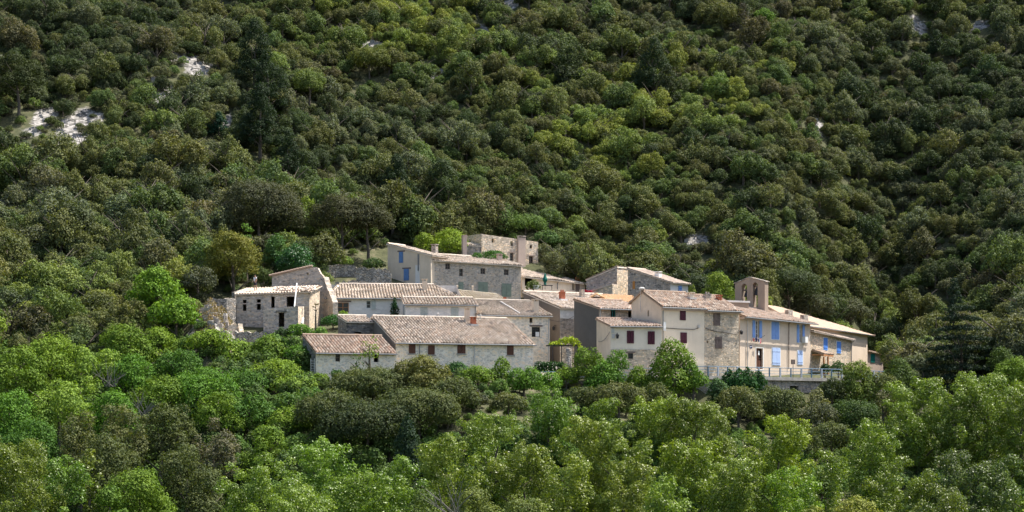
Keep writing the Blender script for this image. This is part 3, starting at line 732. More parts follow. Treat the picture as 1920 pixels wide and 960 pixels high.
L, dd, nn = frame(h['A'], h['B']); o = h['A']; pts = [on_wall(o, dd, x, y) for x, y in ((1322,616),(1340,621),(1360,624),(1384,628))]
g = MB(); g.tube([(o[0]+dd[0]*uu+nn[0]*.06, o[1]+dd[1]*uu+nn[1]*.06, zz) for uu, zz in pts], .03, 5); h['T'].part('cable', g, 'dark')
u, z = on_wall(o, dd, 1384, 622); g = MB(); q = (o[0]+dd[0]*u, o[1]+dd[1]*u)
g.tube([(q[0],q[1],z+.1), (q[0]+dd[0]*.45,q[1]+dd[1]*.45,z+.2)], .03, 5); g.lathe((q[0]+dd[0]*.45, q[1]+dd[1]*.45, z-.3), [(.0,0),(.12,.02),(.2,.35),(.05,.5),(0,.55)], 6); h['T'].part('wall_lamp', g, 'dark')
# --- town hall
WS = dict(s='open', c='w_blue', sur='white', bars=3, k1=1.35, k2=1.35)
h = house('town_hall', 'beige rendered town hall with cornflower-blue shutters, white window surrounds and small flags', 1387, 218.5, 52, 1519, 5.5, 590, 566, 708, 'pl_town', 'tile_red', cat='town hall',
          front=[(1415.5,601,1423,633,WS), (1446.5,602,1460,636,dict(s='shut', c='w_blue', n=2, sur='white')), (1498,609,1504,642,WS),
                 (1418,653,1430,692,dict(s='door', c='w_brown', f='w_brown', sur='white', bars=1)), (1448,653,1462,684,dict(s='shut', c='w_sky', n=2, sur='white')), (1495.5,658,1504.5,683,dict(s='shut', c='w_sky', n=1, sur='white'))],
          over=(0,.5,.72,.1), seed=141, genoise=True, eave_r=604, pipe=[(1400,594,692,'zinc_l'), (1477.5,601,692,'w_old')], tile=.25)
th_ = h; L, dd, nn = frame(h['A'], h['B']); o = h['A']
def on(px, py, w=0.0):
    u, z = on_wall(o, dd, px, py); return (o[0]+dd[0]*u+nn[0]*w, o[1]+dd[1]*u+nn[1]*w, z)
def flag_piece(mat, tip, root):
    p = Vector(root); q = Vector(tip); g = MB(); dn = Vector((0,0,-.42)); k = Vector((nn[0]*.03, nn[1]*.03, 0))
    g.hexa([p+dn, q+dn, q+dn+k, p+dn+k, p, q, q+k, p+k]); return g
fl = Thing('flag', 'blue, white and red flag hanging from the holder over the town hall door', 'flag', on(1415, 636, .05), 'flags over the town hall door')
g = MB(); g.tube([on(1414,641,.02), on(1421,629,.9)], .02, 5); fl.part('pole', g, 'dark')
for i, mt in enumerate(('navy','white','red')):
    a = Vector(on(1416.2+i*1.5, 636.5-i*.6, .35)); b = Vector(on(1417.7+i*1.5, 635.9-i*.6, .4)); dn = Vector((0,0,-.28-.12*i)); k = Vector((.02,-.03,0)); g = MB()
    g.hexa([a+dn, b+dn, b+dn+k, a+dn+k, a, b, b+k, a+k]); fl.part('cloth', g, mt)
fl = Thing('flag', 'dark navy flag hanging furled beside the tricolour above the town hall door', 'flag', on(1411, 634, .05), 'flags over the town hall door')
g = MB(); g.tube([on(1412,641,.02), on(1410,629,.7)], .02, 5); fl.part('pole', g, 'dark')
g = MB(); a = Vector(on(1410.3,631,.5)); g.tube([a, a+Vector((.03,0,-.35)), a+Vector((0,0,-.6))], [.05,.1,.05], 6); fl.part('cloth', g, 'navy')
fl = Thing('flag', 'small faded red pennant beside the furled navy flag on the town hall', 'flag', on(1407, 636, .05), 'flags over the town hall door')
g = MB(); g.tube([on(1408,641,.02), on(1407,632,.5)], .015, 5); fl.part('pole', g, 'dark')
g = MB(); a = Vector(on(1407.2,634,.4)); g.tube([a, a+Vector((0,0,-.25)), a+Vector((0,0,-.4))], [.02,.06,.02], 6); fl.part('cloth', g, 'red')
# lettering over the door
u0_, zz = on_wall(o, dd, 1413.5, 646.5); u1_, _ = on_wall(o, dd, 1434, 646.5)
cu = bpy.data.curves.new('lettering', 'FONT'); cu.body = 'MAIRIE'; cu.size = .42; cu.extrude = .012; cu.align_x = 'CENTER'; cu.space_character = 1.5
lt = bpy.data.objects.new('lettering', cu); um = (u0_+u1_)/2
lt.matrix_world = Matrix(((dd[0], 0, nn[0], o[0]+dd[0]*um+nn[0]*.02-h['T'].loc[0]), (dd[1], 0, nn[1], o[1]+dd[1]*um+nn[1]*.02-h['T'].loc[1]), (0, 1, 0, zz-.2-h['T'].loc[2]), (0,0,0,1)))
cu.materials.append(M['letters']); mw = lt.matrix_world.copy()
C.objects.link(lt); bpy.context.view_layer.update(); me_ = bpy.data.meshes.new_from_object(lt.evaluated_get(bpy.context.evaluated_depsgraph_get())); bpy.data.objects.remove(lt)
lt = bpy.data.objects.new('lettering', me_); link(lt, h['T'].o); lt.matrix_local = mw
g = MB(); u0_, zt = on_wall(o, dd, 1405.5, 647.5); u1_, zl = on_wall(o, dd, 1410, 653)
g.obox(o, dd, nn, u0_, u1_, .003, .03, zl, zt); pn = h['T'].part('notice_panel', g, 'navy')
g = MB(); g.obox(o, dd, nn, u0_+.1, (u0_+u1_)/2, .031, .036, zl+.1, zl+.2); g.obox(o, dd, nn, u0_, u1_, .031, .036, (zl+zt)/2, (zl+zt)/2+.05); h['T'].part('panel_marks', g, 'white', pn)
g = MB(); u, z = on_wall(o, dd, 1424.5, 664); g.obox(o, dd, nn, u-.12, u+.15, -.15, -.12, z-.1, z+.35); h['T'].part('door_notice', g, 'white')
g = MB(); u, z = on_wall(o, dd, 1506, 641); g.obox(o, dd, nn, u-.3, u+.3, .02, .45, z-.1, z+.6); h['T'].part('air_unit', g, 'white')
for (px,py) in ((1479,585),(1508,594)):
    q = roofpt(h, px, py+4); g = MB(); rz = math.atan2(dd[1], dd[0]); g.box((q.x,q.y,q.z-.3), 1.0, .5, .75, rz); ch = h['T'].part('chimney', g, 'st_grey', h['roof'])
# sign box on post in front
q = P(1487, 683, 217); sg = Thing('notice_box', 'small grey notice box on a post in front of the town hall', 'notice box', (q[0], q[1], 4.1))
g = MB(); g.tube([(q[0],q[1],4.0),(q[0],q[1],q[2])], .03, 6); sg.part('post', g, 'dark'); g = MB(); g.box((q[0],q[1],q[2]), .42, .2, .5, .6); sg.part('box', g, 'w_old')

# --- bell gable
a = math.radians(-30); d = rot(a); A = XY(1378, 232); W = ((t_(1434)*A[1]-A[0])/(d[0]-t_(1434)*d[1])); B = (A[0]+d[0]*W, A[1]+d[1]*W)
bg = Thing('bell_gable', 'brown rendered bell gable with two arched openings rising behind the town hall roof', 'bell gable', (*A, Z(600,232)))
L, dd, nn = frame(A, B); holes = []
for (x0,x1,y0,y1,ysp) in ((1390.5,1400.5,532.5,569,538),(1411.5,1420.5,529.5,576,535)):
    u0_, zt = on_wall(A, dd, x0, y0); u1_, zl = on_wall(A, dd, x1, y1); _, zs = on_wall(A, dd, x1, ysp)
    K = 8
    for i in range(K):
        f = ((i+.5)/K-.5)*2; holes.append((u0_+(u1_-u0_)*i/K, u0_+(u1_-u0_)*(i+1)/K, zl, zs+(zt-zs)*math.sqrt(1-f*f)))
ua, za = on_wall(A, dd, 1405, 520.5); _, zr_ = on_wall(A, dd, 1434, 528); zl_ = Z(532, A[1])
g = MB(); wall(g, A, B, [(0,zl_),(ua,za),(W,zr_)], Z(610,232), holes, th=1.0, inner=True, ends=True, cap=True); bg.part('wall', g, 'pl_bell')
g = MB()
for (p, q) in (((-.12,zl_-.02),(ua,za+.0)),((ua,za),(W+.12,zr_-.02))):
    pts = []
    for (uu, zz) in (p, q): pts.append((uu, zz))
    (ua0,z0_),(ub0,z1_) = pts
    f = lambda uu, w, zz: (A[0]+dd[0]*uu-nn[0]*w, A[1]+dd[1]*uu-nn[1]*w, zz)
    g.hexa([f(ua0,-.08,z0_+.01), f(ub0,-.08,z1_+.01), f(ub0,1.08,z1_+.01), f(ua0,1.08,z0_+.01), f(ua0,-.08,z0_+.1), f(ub0,-.08,z1_+.1), f(ub0,1.08,z1_+.1), f(ua0,1.08,z0_+.1)])
bg.part('coping', g, 'st_grey')
for (px, y0, y1, r) in ((1397,545,556,.36),(1416.5,538,553,.4)):
    u, zt = on_wall(A, dd, px, y0); _, zl = on_wall(A, dd, px, y1); hh = zt-zl
    c = (A[0]+dd[0]*u-nn[0]*.5, A[1]+dd[1]*u-nn[1]*.5, zl)
    be = Thing('bell', ('smaller' if r < .38 else 'larger')+' dark bronze bell hanging in '+('the lower' if r < .38 else 'the taller')+' arch of the bell gable', 'bell', c, 'bells in the bell gable')
    g = MB(); g.lathe(c, [(r*.9,0),(r,.02),(r*.8,hh*.3),(r*.6,hh*.7),(r*.35,hh*.95),(0,hh)], 14); be.part('body', g, 'dark')
    g = MB(); g.obox((c[0],c[1]), dd, nn, -.55, .55, -.07, .07, zt+.003, zt+.16); be.part('headstock', g, 'w_old')
# low parapet slab beside bell gable
q0 = XY(1350, 226); q1 = XY(1404, 228); g = MB(); L, dd, nn = frame(q0, q1); g.obox(q0, dd, nn, 0, L, -1.2, 0, Z(600,226), Z(566,226)); 
pw = Thing('chapel_annex', 'low flat-topped wall with pale coping in front of the bell gable', 'annex', (*q0, Z(600,226))); pw.part('wall', g, 'pl_bell')
g = MB(); g.obox(q0, dd, nn, -.1, L+.1, -1.3, .12, Z(566,226)+.003, Z(562.5,226)); pw.part('coping', g, 'pl_white')

# --- long sandy roof building behind the town hall
bb = Thing('long_hall', 'large hall with sand-coloured hipped roof ending at the wooded slope', 'hall', (*XY(1570,245), 4))
A = XY(1500, 229.5); B = XY(1626.5, 255); L, dd, nn = frame(A, B); zeL, zeR = Z(606.5,229.5), Z(625,255)
bk = (-nn[0], -nn[1]); D = 9.0; BR = (B[0]+bk[0]*D, B[1]+bk[1]*D); BL = (A[0]+bk[0]*D, A[1]+bk[1]*D)
g = MB(); ho = [(*([on_wall(A,dd,1611,640)[0]-.01]*1),)]
wall(g, A, B, [(0,zeL-.05),(L,zeR-.05)], 2.5); wall(g, B, BR, [(0,zeR-.05),(D,zeR-.05)], 2.5); wall(g, BR, BL, [(0,zeR-.05),(L,zeL-.05)], 2.5); wall(g, BL, A, [(0,zeL-.05),(D,zeL-.05)], 2.5); bb.part('wall', g, 'pl_town')
T0 = Vector(P(1432, 571, 234.5)); T1_ = T0+Vector((dd[0]*9, dd[1]*9, -.35))
g = MB(); A3, B3 = Vector((*A, zeL)), Vector((*B, zeR)); mid = A3.lerp(B3, .0)
# front plane through eave and T0
apex = T0
ev_pt = apex
roof_plane(g, A3, B3, apex+Vector((dd[0]*5, dd[1]*5, (zeR-zeL)/L*5)), apex, tile=.24, sag=.03, amp=.035, seed=9, over=(0,.35,.5,0), rough=.008)
RRp = apex+Vector((dd[0]*5, dd[1]*5, (zeR-zeL)/L*5))
roof_plane(g, B3, Vector((*BR, zeR)), RRp, RRp, tile=.24, sag=.03, amp=.035, seed=8, over=(.1,.1,.3,0), rough=.008)
rf = bb.part('roof', g, 'tile_sand')
g = MB(); o_ = .52; g.obox(A, dd, nn, 0, L+.3, .42, .56, min(zeL,zeR)-.35, min(zeL,zeR)-.2) if False else g.tube([(A[0]+nn[0]*o_, A[1]+nn[1]*o_, zeL-.25), (B[0]+nn[0]*o_, B[1]+nn[1]*o_, zeR-.25)], .07, 6); bb.part('gutter', g, 'zinc', rf)
# --- stone annex with azure shutters
AZ = dict(s='shut', c='w_azure', n=1, sur='white')
h = house('stone_annex', 'rubble stone annex with two narrow azure shutters and a timber porch by the town hall', 1519, th_['B'][1]+.3, 60, 1597, 1.6, 619, 613, 706, 'st_ochre', 'tile_pale', cat='house',
          front=[(1544,634,1551,656,AZ), (1569,641,1576,662,AZ)], over=(0,.2,.5,.1), seed=151, eave_r=636, pipe=[(1595,638,680,'zinc')], gutter=None)
an = h; L, dd, nn = frame(h['A'], h['B']); o = h['A']
g = MB()
for px in (1523, 1531): q = on_wall(o, dd, px, 690); g.obox(o, dd, nn, q[0]-.08, q[0]+.08, 1.3, 1.46, 4, on_wall(o,dd,px,669)[1])
u0_, zz = on_wall(o, dd, 1521, 668); u1_, _ = on_wall(o, dd, 1536, 668)
g.obox(o, dd, nn, u0_, u1_+.6, 1.28, 1.48, zz, zz+.2)
for k in range(4): uu = u0_+(u1_-u0_)*k/3; g.obox(o, dd, nn, uu, uu+.1, .05, 1.27, zz+.1, zz+.22)
h['T'].part('porch', g, 'w_timber')
g = MB(); roof_plane(g, (o[0]+dd[0]*u0_+nn[0]*1.5, o[1]+dd[1]*u0_+nn[1]*1.5, zz+.28), (o[0]+dd[0]*(u1_+.8)+nn[0]*1.5, o[1]+dd[1]*(u1_+.8)+nn[1]*1.5, zz+.28), (o[0]+dd[0]*(u1_+.8)+nn[0]*.05, o[1]+dd[1]*(u1_+.8)+nn[1]*.05, zz+.75), (o[0]+dd[0]*u0_+nn[0]*.05, o[1]+dd[1]*u0_+nn[1]*.05, zz+.75), seed=3, sag=0); h['T'].part('porch_roof', g, 'tile_red')
# --- small hut
house('small_house', 'small pinkish cottage with one teal shutter at the far end of the terrace road', 1626, 256, 50, 1656, 4, 657, 652, 690, 'pl_pink', 'tile_sand', front=[(1632.5,664,1640,679,dict(s='shut', c='w_teal', n=1))], over=(.1,.3,.35,.1), seed=161, gutter=None, eave_r=664)
# --- upper right stone house (two volumes)
h = house('rubble_house', 'rubble house with sunlit cream face and grey gable standing alone above the broad roof', 1157, 247, 60, 1194, 4.2, 500, 524, 575, 'st_tower', 'tile_old', kind='shed', leftm='st_grey', over=(.05,.1,.05,.1), gutter=None, ridge_tiles=False, seed=171, eave_r=504, down=4)
g = MB(); L, dd, nn = frame(h['BL'], h['A']); o = h['BL']; u0_, z0_ = on_wall(o, dd, 1117, 545); u1_, z1_ = on_wall(o, dd, 1157, 533)
f = lambda uu, w, zz: (o[0]+dd[0]*uu+nn[0]*w, o[1]+dd[1]*uu+nn[1]*w, zz)
g.hexa([f(u0_,1.2,z0_-4), f(u1_,1.2,z1_-4), f(u1_,.01,z1_-4), f(u0_,.01,z0_-4), f(u0_,1.2,z0_-.15), f(u1_,1.2,z1_-.15), f(u1_,.01,z1_-.15), f(u0_,.01,z0_-.15)]); h['T'].part('yard_wall', g, 'st_tower')
g = MB(); g.hexa([f(u0_,1.3,z0_-.147), f(u1_,1.3,z1_-.147), f(u1_,.01,z1_-.147), f(u0_,.01,z0_-.147), f(u0_,1.3,z0_), f(u1_,1.3,z1_), f(u1_,.01,z1_), f(u0_,.01,z0_)]); h['T'].part('coping', g, 'tile_pale')
h = house('hillside_house', 'dark rubble gabled house with white chimney and small blue shutter above the cream house', 1257, 243, 54, 1290, 6.0, 528, 503, 575, 'pl_white', 'tile_pale', kind='shed', leftm='st_dark' if False else 'st_grey',
          front=[(1272,536,1278,545,dict(s='shut', c='w_blue', n=1))], left=[(1187,528,1191,541,dict(s='shut', c='w_orange', n=1, nohole=1))], over=(.12,.3,.45,.1), gutter=None, seed=181, eave_r=531, down=4)
chimney(h, '', 1234, 509, 519, 9, 'white', 'slab', .6)

# --- renovation ruin with workers' roof
h = house('ruined_house', 'half-restored stone house with glassless windows and fresh pale tiles on its roof', 443, 216, -6, 580, 5.5, 551, 540.5, 621, 'st_ruin', 'tile_pale',
          front=[(455,562,462,583,S_hole), (481,561,489,581,S_hole), (508,556,515,577,S_hole), (537,556,552,575,dict(s='hole', lintel='pl_pink'))],
          rightm='st_ochre', over=(.15,.25,.25,.1), gutter=None, seed=191, eave_r=546, ridge_tiles=False, sag=.02, tile=.3)
ruin = h; L, dd, nn = frame(h['A'], h['B']); o = h['A']; g = MB()
for (x0,x1,yy) in ((454,463,569.5),(480,490,568.5)):
    u0_, zz = on_wall(o, dd, x0, yy); u1_, _ = on_wall(o, dd, x1, yy); g.obox(o, dd, nn, u0_, u1_, -.12, .02, zz-.06, zz+.06)
h['T'].part('transom', g, 'pl_pink')
g = MB(); rg = random.Random(5)
for i in range(70):
    x = rg.uniform(515, 592); q = roofpt(h, x, rg.uniform(541, 547)); r = rg.uniform(0,3.1)
    g.tube([(q.x-.16*math.cos(r), q.y-.16*math.sin(r), q.z+.12), (q.x+.16*math.cos(r), q.y+.16*math.sin(r), q.z+.16+rg.uniform(0,.12))], .1, 5)
single('loose_tiles', g, 'tile_pale', 'heap of loose pale tiles lying on the half-restored roof', 'roof tiles', (0,215,10), kind='stuff')
# front projecting room
h2 = annex2 = house('roofless_annex', 'roofless stone annex with one dark doorway in front of the half-restored house', 494, 212.4, -6, 559, 3.6, 579, 579, 618, 'st_ruin', 'tile_pale', cat='ruin', kind='flat', gutter=None,
          front=[(522,586,533,613,dict(s='hole', lintel='st_dark'))], rightm='st_tower', eave_r=574.5)
g = MB(); zz_ = Z(584,212.4); g.face([(*h2['A'],zz_),(*h2['B'],zz_),(*h2['BR'],zz_),(*h2['BL'],zz_)]); h2['T'].part('added_cover_slab', g, 'concrete')  # slab added under the open top to keep sun out of the doorway
# white pole
q0 = P(552, 575, 211.9); q1 = P(556.5, 531, 214.0); g = MB(); g.tube([q0, q1], .07, 6); single('white_pole', g, 'white', 'white plank leaning against the half-restored house', 'plank', q0)
q0 = P(566, 607, 211.5); q1 = P(568.5, 596, 211.9); g = MB(); g.tube([q0,q1], .12, 6); single('white_pipe', g, 'white', 'short white pipe propped by the roofless annex', 'pipe', q0)
# ruined gable behind
def ragged(L, pts, seed, amp=.16, step=.35):
    r = random.Random(seed); out = []; n = int(L/step)
    for i in range(n+1):
        u = L*i/n; out.append((u, interp(u, [p[0] for p in pts], [p[1] for p in pts])+r.uniform(-amp, amp)))
    return out
rg_ = Thing('ruined_gable', 'tall ruined gable wall with a sloping line of red coping tiles behind the half-restored house', 'ruin', P(550,560,223))
A = XY(510, 223); B = XY(606, 222); L, dd, nn = frame(A, B)
W3 = [(on_wall(A,dd,x,y)) for x,y in ((510,518),(550,508),(585,500.5),(595,501),(600,512),(606,518))]
hl = [(on_wall(A,dd,575,512)[0], on_wall(A,dd,579,512)[0], on_wall(A,dd,575,516)[1], on_wall(A,dd,575,511)[1])]
g = MB(); wall(g, A, B, ragged(L, W3, 3, .05, .3), 9, hl, th=.6, inner=True, ends=True, cap=True)
B2_ = XY(624, 219.8); L2, d2, n2 = frame(B, B2_); wall(g, B, B2_, ragged(L2, [(0,Z(518,222)),(L2*.35,Z(536,221)),(L2,Z(566,219.5))], 8, .12, .25), 9, (), th=.6, inner=True, ends=True, cap=True)
rg_.part('wall', g, 'st_ruin')
g = MB(); e0 = Vector((A[0]-.3, A[1], W3[0][1]+.05)); e1 = Vector((A[0]+dd[0]*W3[2][0], A[1]+dd[1]*W3[2][0], W3[2][1]+.1))
n_ = int((e1-e0).length/.35)
for i in range(n_):
    p = e0.lerp(e1, i/n_); q = e0.lerp(e1, (i+1.1)/n_); g.tube([p+Vector((0,-.05,.04)), q+Vector((0,-.05,.0))], .13, 6)
rg_.part('coping_tiles', g, 'tile_red')
# walls behind: dry stone walls
def freewall(name, label, pts, zb, mat, th=.5, amp=.08, seed=1, group=None):
    pts3 = [P(*p) for p in pts]; T = Thing(name, label, 'stone wall', (pts3[0][0], pts3[0][1], zb), group); g = MB()
    for i in range(len(pts3)-1):
        p, q = pts3[i], pts3[i+1]; L, dd, nn = frame(p[:2], q[:2])
        wall(g, p[:2], q[:2], ragged(L, [(0,p[2]),(L,q[2])], seed+i, amp, .3), zb, (), th=th, inner=True, ends=True, cap=True)
    T.part('masonry', g, mat); return T
freewall('terrace_wall', 'grey terrace wall below the big oak with bare trunks', [(606,497,236),(636,496,237),(668,499,237)], 12, 'drystone', seed=4)
freewall('terrace_wall', 'broken dry stone wall ending against the beige house with steel-blue shutters', [(668,502,235),(700,503,235),(728,505,235.5),(733,513,235.5)], 12, 'drystone', amp=.14, seed=14)
freewall('rubble_wall', 'low heap-topped rubble wall just above the hipped grey house', [(628,531,230),(655,527,230),(690,528,230),(735,531,230)], 8, 'drystone', amp=.2, seed=24)
freewall('garden_wall', 'low garden wall behind the worker on the half-restored roof', [(440,548,220),(460,543,221),(505,541,221),(512,545,221)], 8, 'drystone', amp=.1, seed=34)
freewall('garden_wall', 'mossy retaining wall beside the half-restored house and the earth mound', [(388,560,214),(425,559,214),(442,558,215)], 6, 'drystone', amp=.1, seed=44)
freewall('rubble_wall', 'tumbled stone wall holding the earth mound below the roofless annex', [(440,622,209),(475,624,208.5),(510,622,209)], 3, 'drystone', amp=.15, seed=54)
freewall('rubble_wall', 'crumbling stone face at the near end of the earth mound', [(424,612,210),(446,606,210.5),(450,628,210)], 4, 'st_tower', amp=.2, seed=64)

for nm_, lb_, a_, b_ in (('power_line','thin black wire slung from the two-storey house to the dark cement gable',P(1030,599,220.6),P(1076,593,219.5)),('power_line','thin black wire slung across the front of the low cream house',P(1143,622,208),P(1122,640,214)),('power_line','thin wire hanging from the ruined gable to the hipped grey house',P(600,520,221.6),P(640,552,221.4))):
    a_, b_ = Vector(a_), Vector(b_); g = MB(); g.tube([a_.lerp(b_, k/8)-Vector((0,0,.35*4*(k/8)*(1-k/8))) for k in range(9)], .022, 4); single(nm_, g, 'dark', lb_, 'wire', tuple(a_))
# --- parasol, plants, table, red cloth on the upper terrace
q = P(1022, 543, 243); z0 = q[2]
# terrace slab
tr = single('terrace', (lambda g: (g.face([P(978,548,243.5)[:2]+(z0-.03,), P(1120,548,252)[:2]+(z0-.03,), P(1120,548,262)[:2]+(z0-.03,), P(978,548,250)[:2]+(z0-.03,)]), g)[1])(MB()), 'concrete', None, None, (0,243,z0), kind='structure')
pa = Thing('parasol', 'closed dark green parasol on the upper terrace', 'parasol', q)
g = MB(); g.tube([q, (q[0],q[1],Z(513,243))], .03, 6); pa.part('pole', g, 'w_old')
g = MB(); H_ = Z(513,243)-z0; g.lathe(q, [(.05,.55),(.2,.62),(.12,.8),(.26,1.05),(.3,1.2),(.18,1.5),(.08,H_-.02),(0,H_+.05)], 8); pa.part('canopy', g, 'parasol')
q = P(1026, 543, 243.5); tb = Thing('table', 'dark low table beside the closed green parasol', 'table', (q[0],q[1],z0)); g = MB(); g.box((q[0],q[1],z0+.5), 1.3, .7, .06, .1); tb.part('tabletop', g, 'dark')
for sx in (-.55,.55):
    for sy in (-.28,.28): g = MB(); g.box((q[0]+sx,q[1]+sy,z0), .06,.06,.5); tb.part('leg', g, 'dark')
q = P(1101, 544, 247); g = MB()
for k in range(4): g.box((q[0]-.3+k*.22, q[1], q[2]-.25), .2, .5, .22+.12*math.sin(k*1.7+1), .2*k)
single('red_cloth', g, 'red', 'red cloth heap spread at the edge of the upper terrace', 'cloth', q)

# --- ladder on annex wall
A = XY(585.5, 201.3); ld = Thing('ladder', 'grey metal ladder fixed by the corner of the low annex', 'ladder', (A[0],A[1],Z(712,201)))
for dx in (-.0,.38):
    g = MB(); g.tube([(A[0]+dx,A[1]-1.4,Z(712,200)),(A[0]+dx,A[1]-1.4,Z(672,200))], .035, 5); ld.part('rail', g, 'zinc_l')
for k in range(8): g = MB(); zz = Z(709-k*4.6,200); g.tube([(A[0],A[1]-1.4,zz),(A[0]+.38,A[1]-1.4,zz)], .022, 5); ld.part('rung', g, 'zinc_l')

# --- terrace road, deck, retaining wall, railing
def edge(px, off=0.0):
    Y = edgeY(px); return Vector((t_(px)*Y, Y, roadz(px)))
pxs = [1012, 1050, 1100, 1160, 1220, 1280, 1325, 1380, 1440, 1500, 1575, 1615, 1655]
E = [edge(p) for p in pxs]
g = MB()
for a_, b_ in zip(E, E[1:]):
    L, dd, nn = frame(a_[:2], b_[:2])
    f = lambda p, w, z: (p.x+nn[0]*w, p.y+nn[1]*w, p.z+z)
    g.hexa([f(a_,.35,-.35), f(b_,.35,-.35), f(b_,-9,-.35), f(a_,-9,-.35), f(a_,.35,0), f(b_,.35,0), f(b_,-9,0), f(a_,-9,0)])
single('road', g, 'concrete', None, None, (0,206,4), kind='structure')
rw = Thing('retaining_wall', 'stone retaining wall holding up the terrace road below the blue railing', 'retaining wall', tuple(E[6]-Vector((0,0,3))))
g = MB()
for a_, b_ in zip(E, E[1:]):
    L, dd, nn = frame(a_[:2], b_[:2]); k = .05
    hs = []
    if a_ is E[8]: hs = [(L*.68, L*.95, a_.z-3, a_.z-.9)]
    if a_ is E[9]: hs = [(L*.45, L*.8, a_.z-3, a_.z-1.1)]
    wall(g, a_[:2], b_[:2], [(0,a_.z-.36),(L,b_.z-.36)], a_.z-5, hs, th=1.2)
rw.part('masonry', g, 'st_grey')
ra = Thing('railing', 'long blue-grey metal railing with pale posts along the terrace road', 'railing', tuple(E[6]))
tot = []; 
post_i = 0; acc = 0
for a_, b_ in zip(E, E[1:]):
    L = (b_-a_).length; n = max(1, int(round(L/1.55)))
    for i in range(n):
        p = a_.lerp(b_, i/n); L2, dd, nn = frame(a_[:2], b_[:2]); g = MB(); w = .16 if post_i % 2 == 0 else .07
        g.obox((p.x,p.y), dd, nn, -w/2, w/2, .12, .26, p.z-.1, p.z+.92); ra.part('post', g, 'railp' if post_i % 2 == 0 else 'rail'); post_i += 1
for zz in (.95,.62,.32):
    g = MB()
    for a_, b_ in zip(E, E[1:]):
        L2, dd, nn = frame(a_[:2], b_[:2]); f = lambda p: (p.x+nn[0]*.19, p.y+nn[1]*.19, p.z+zz); g.tube([f(a_), f(b_)], .035 if zz > .9 else .022, 6)
    ra.part('rail', g, 'rail')

# ------------------------------------------------------------------ vegetation
def leaves_mesh(name, pos, nrm, size, mat, rng, extra=None, asp=.62):
    n = len(pos)
    r = rng.normal(size=(n,3)); a = np.cross(nrm, r); a /= np.linalg.norm(a, axis=1, keepdims=True)+1e-9
    b = np.cross(nrm, a)
    s = (size*rng.uniform(.65, 1.35, n))[:,None]
    bend = nrm*s*rng.uniform(-.25,.25,n)[:,None]
    v = np.stack([pos-a*s*.5, pos-b*s*asp*.5+bend, pos+a*s*.5, pos+b*s*asp*.5+bend], 1).reshape(-1,3)
    f = np.arange(4*n).reshape(n,4); mats = np.zeros(n, int)
    if extra is not None and extra.v:
        ev = np.array([tuple(p) for p in extra.v]); nb = len(v); v = np.concatenate([v, ev])
        quads = [tuple(i+nb for i in q) for q in extra.f]
    else: quads = []
    me = bpy.data.meshes.new(name)
    tot = [4]*n+[len(q) for q in quads]; li = list(f.ravel())+[i for q in quads for i in q]
    me.vertices.add(len(v)); me.vertices.foreach_set('co', v.ravel())
    me.loops.add(len(li)); me.loops.foreach_set('vertex_index', np.array(li, dtype=np.int32))
    tot = np.array(tot, dtype=np.int32); st = np.concatenate([[0], np.cumsum(tot)[:-1]]).astype(np.int32)
    me.polygons.add(len(tot)); me.polygons.foreach_set('loop_start', st); me.polygons.foreach_set('loop_total', tot)
    me.materials.append(M[mat])
    if quads:
        me.materials.append(M['bark']); mi = np.concatenate([np.zeros(n, np.int32), np.ones(len(quads), np.int32)]); me.polygons.foreach_set('material_index', mi)
    me.update(calc_edges=True); me.validate()
    return me
def puff_leaves(rng, puffs, dens, leaf, up=.2, flat=1.0, jitter=.6, droop=-.55):
    """puffs: array (x,y,z,r). leaves on bumpy shells, orientation loosely outward"""
    puffs = np.asarray(puffs, float); area = 12.6*puffs[:,3]**2*flat
    cnt = np.maximum(8, (area*dens/(leaf*leaf*.35)).astype(int)); idx = np.repeat(np.arange(len(puffs)), cnt); n = len(idx)
    d = rng.normal(size=(n,3)); d /= np.linalg.norm(d, axis=1, keepdims=True)
    keep = d[:,2] > droop; d = d[keep]; idx = idx[keep]; n = len(idx)
    c = puffs[idx,:3]; r = puffs[idx,3]
    lump = 1+.22*np.sin(d[:,0]*7+idx)*np.sin(d[:,1]*6+idx*1.7)+.16*np.sin(d[:,2]*11+idx*2.3)
    rad = r*lump*(1-np.abs(rng.normal(size=n))*.2)
    pos = c+d*rad[:,None]*np.array([1,1,flat])
    # drop leaves deep inside another puff
    keep = np.ones(n, bool)
    for k in range(len(puffs)):
        q = (pos-puffs[k,:3])/np.array([1,1,flat]); m = (np.einsum('ij,ij->i', q, q) < (puffs[k,3]*.62)**2) & (idx != k); keep &= ~m
    pos = pos[keep]; d = d[keep]; n = len(pos)
    nr = d*.8+rng.normal(size=(n,3))*jitter*.6+np.array([0,0,up]); nr /= np.linalg.norm(nr, axis=1, keepdims=True)
    return pos, nr
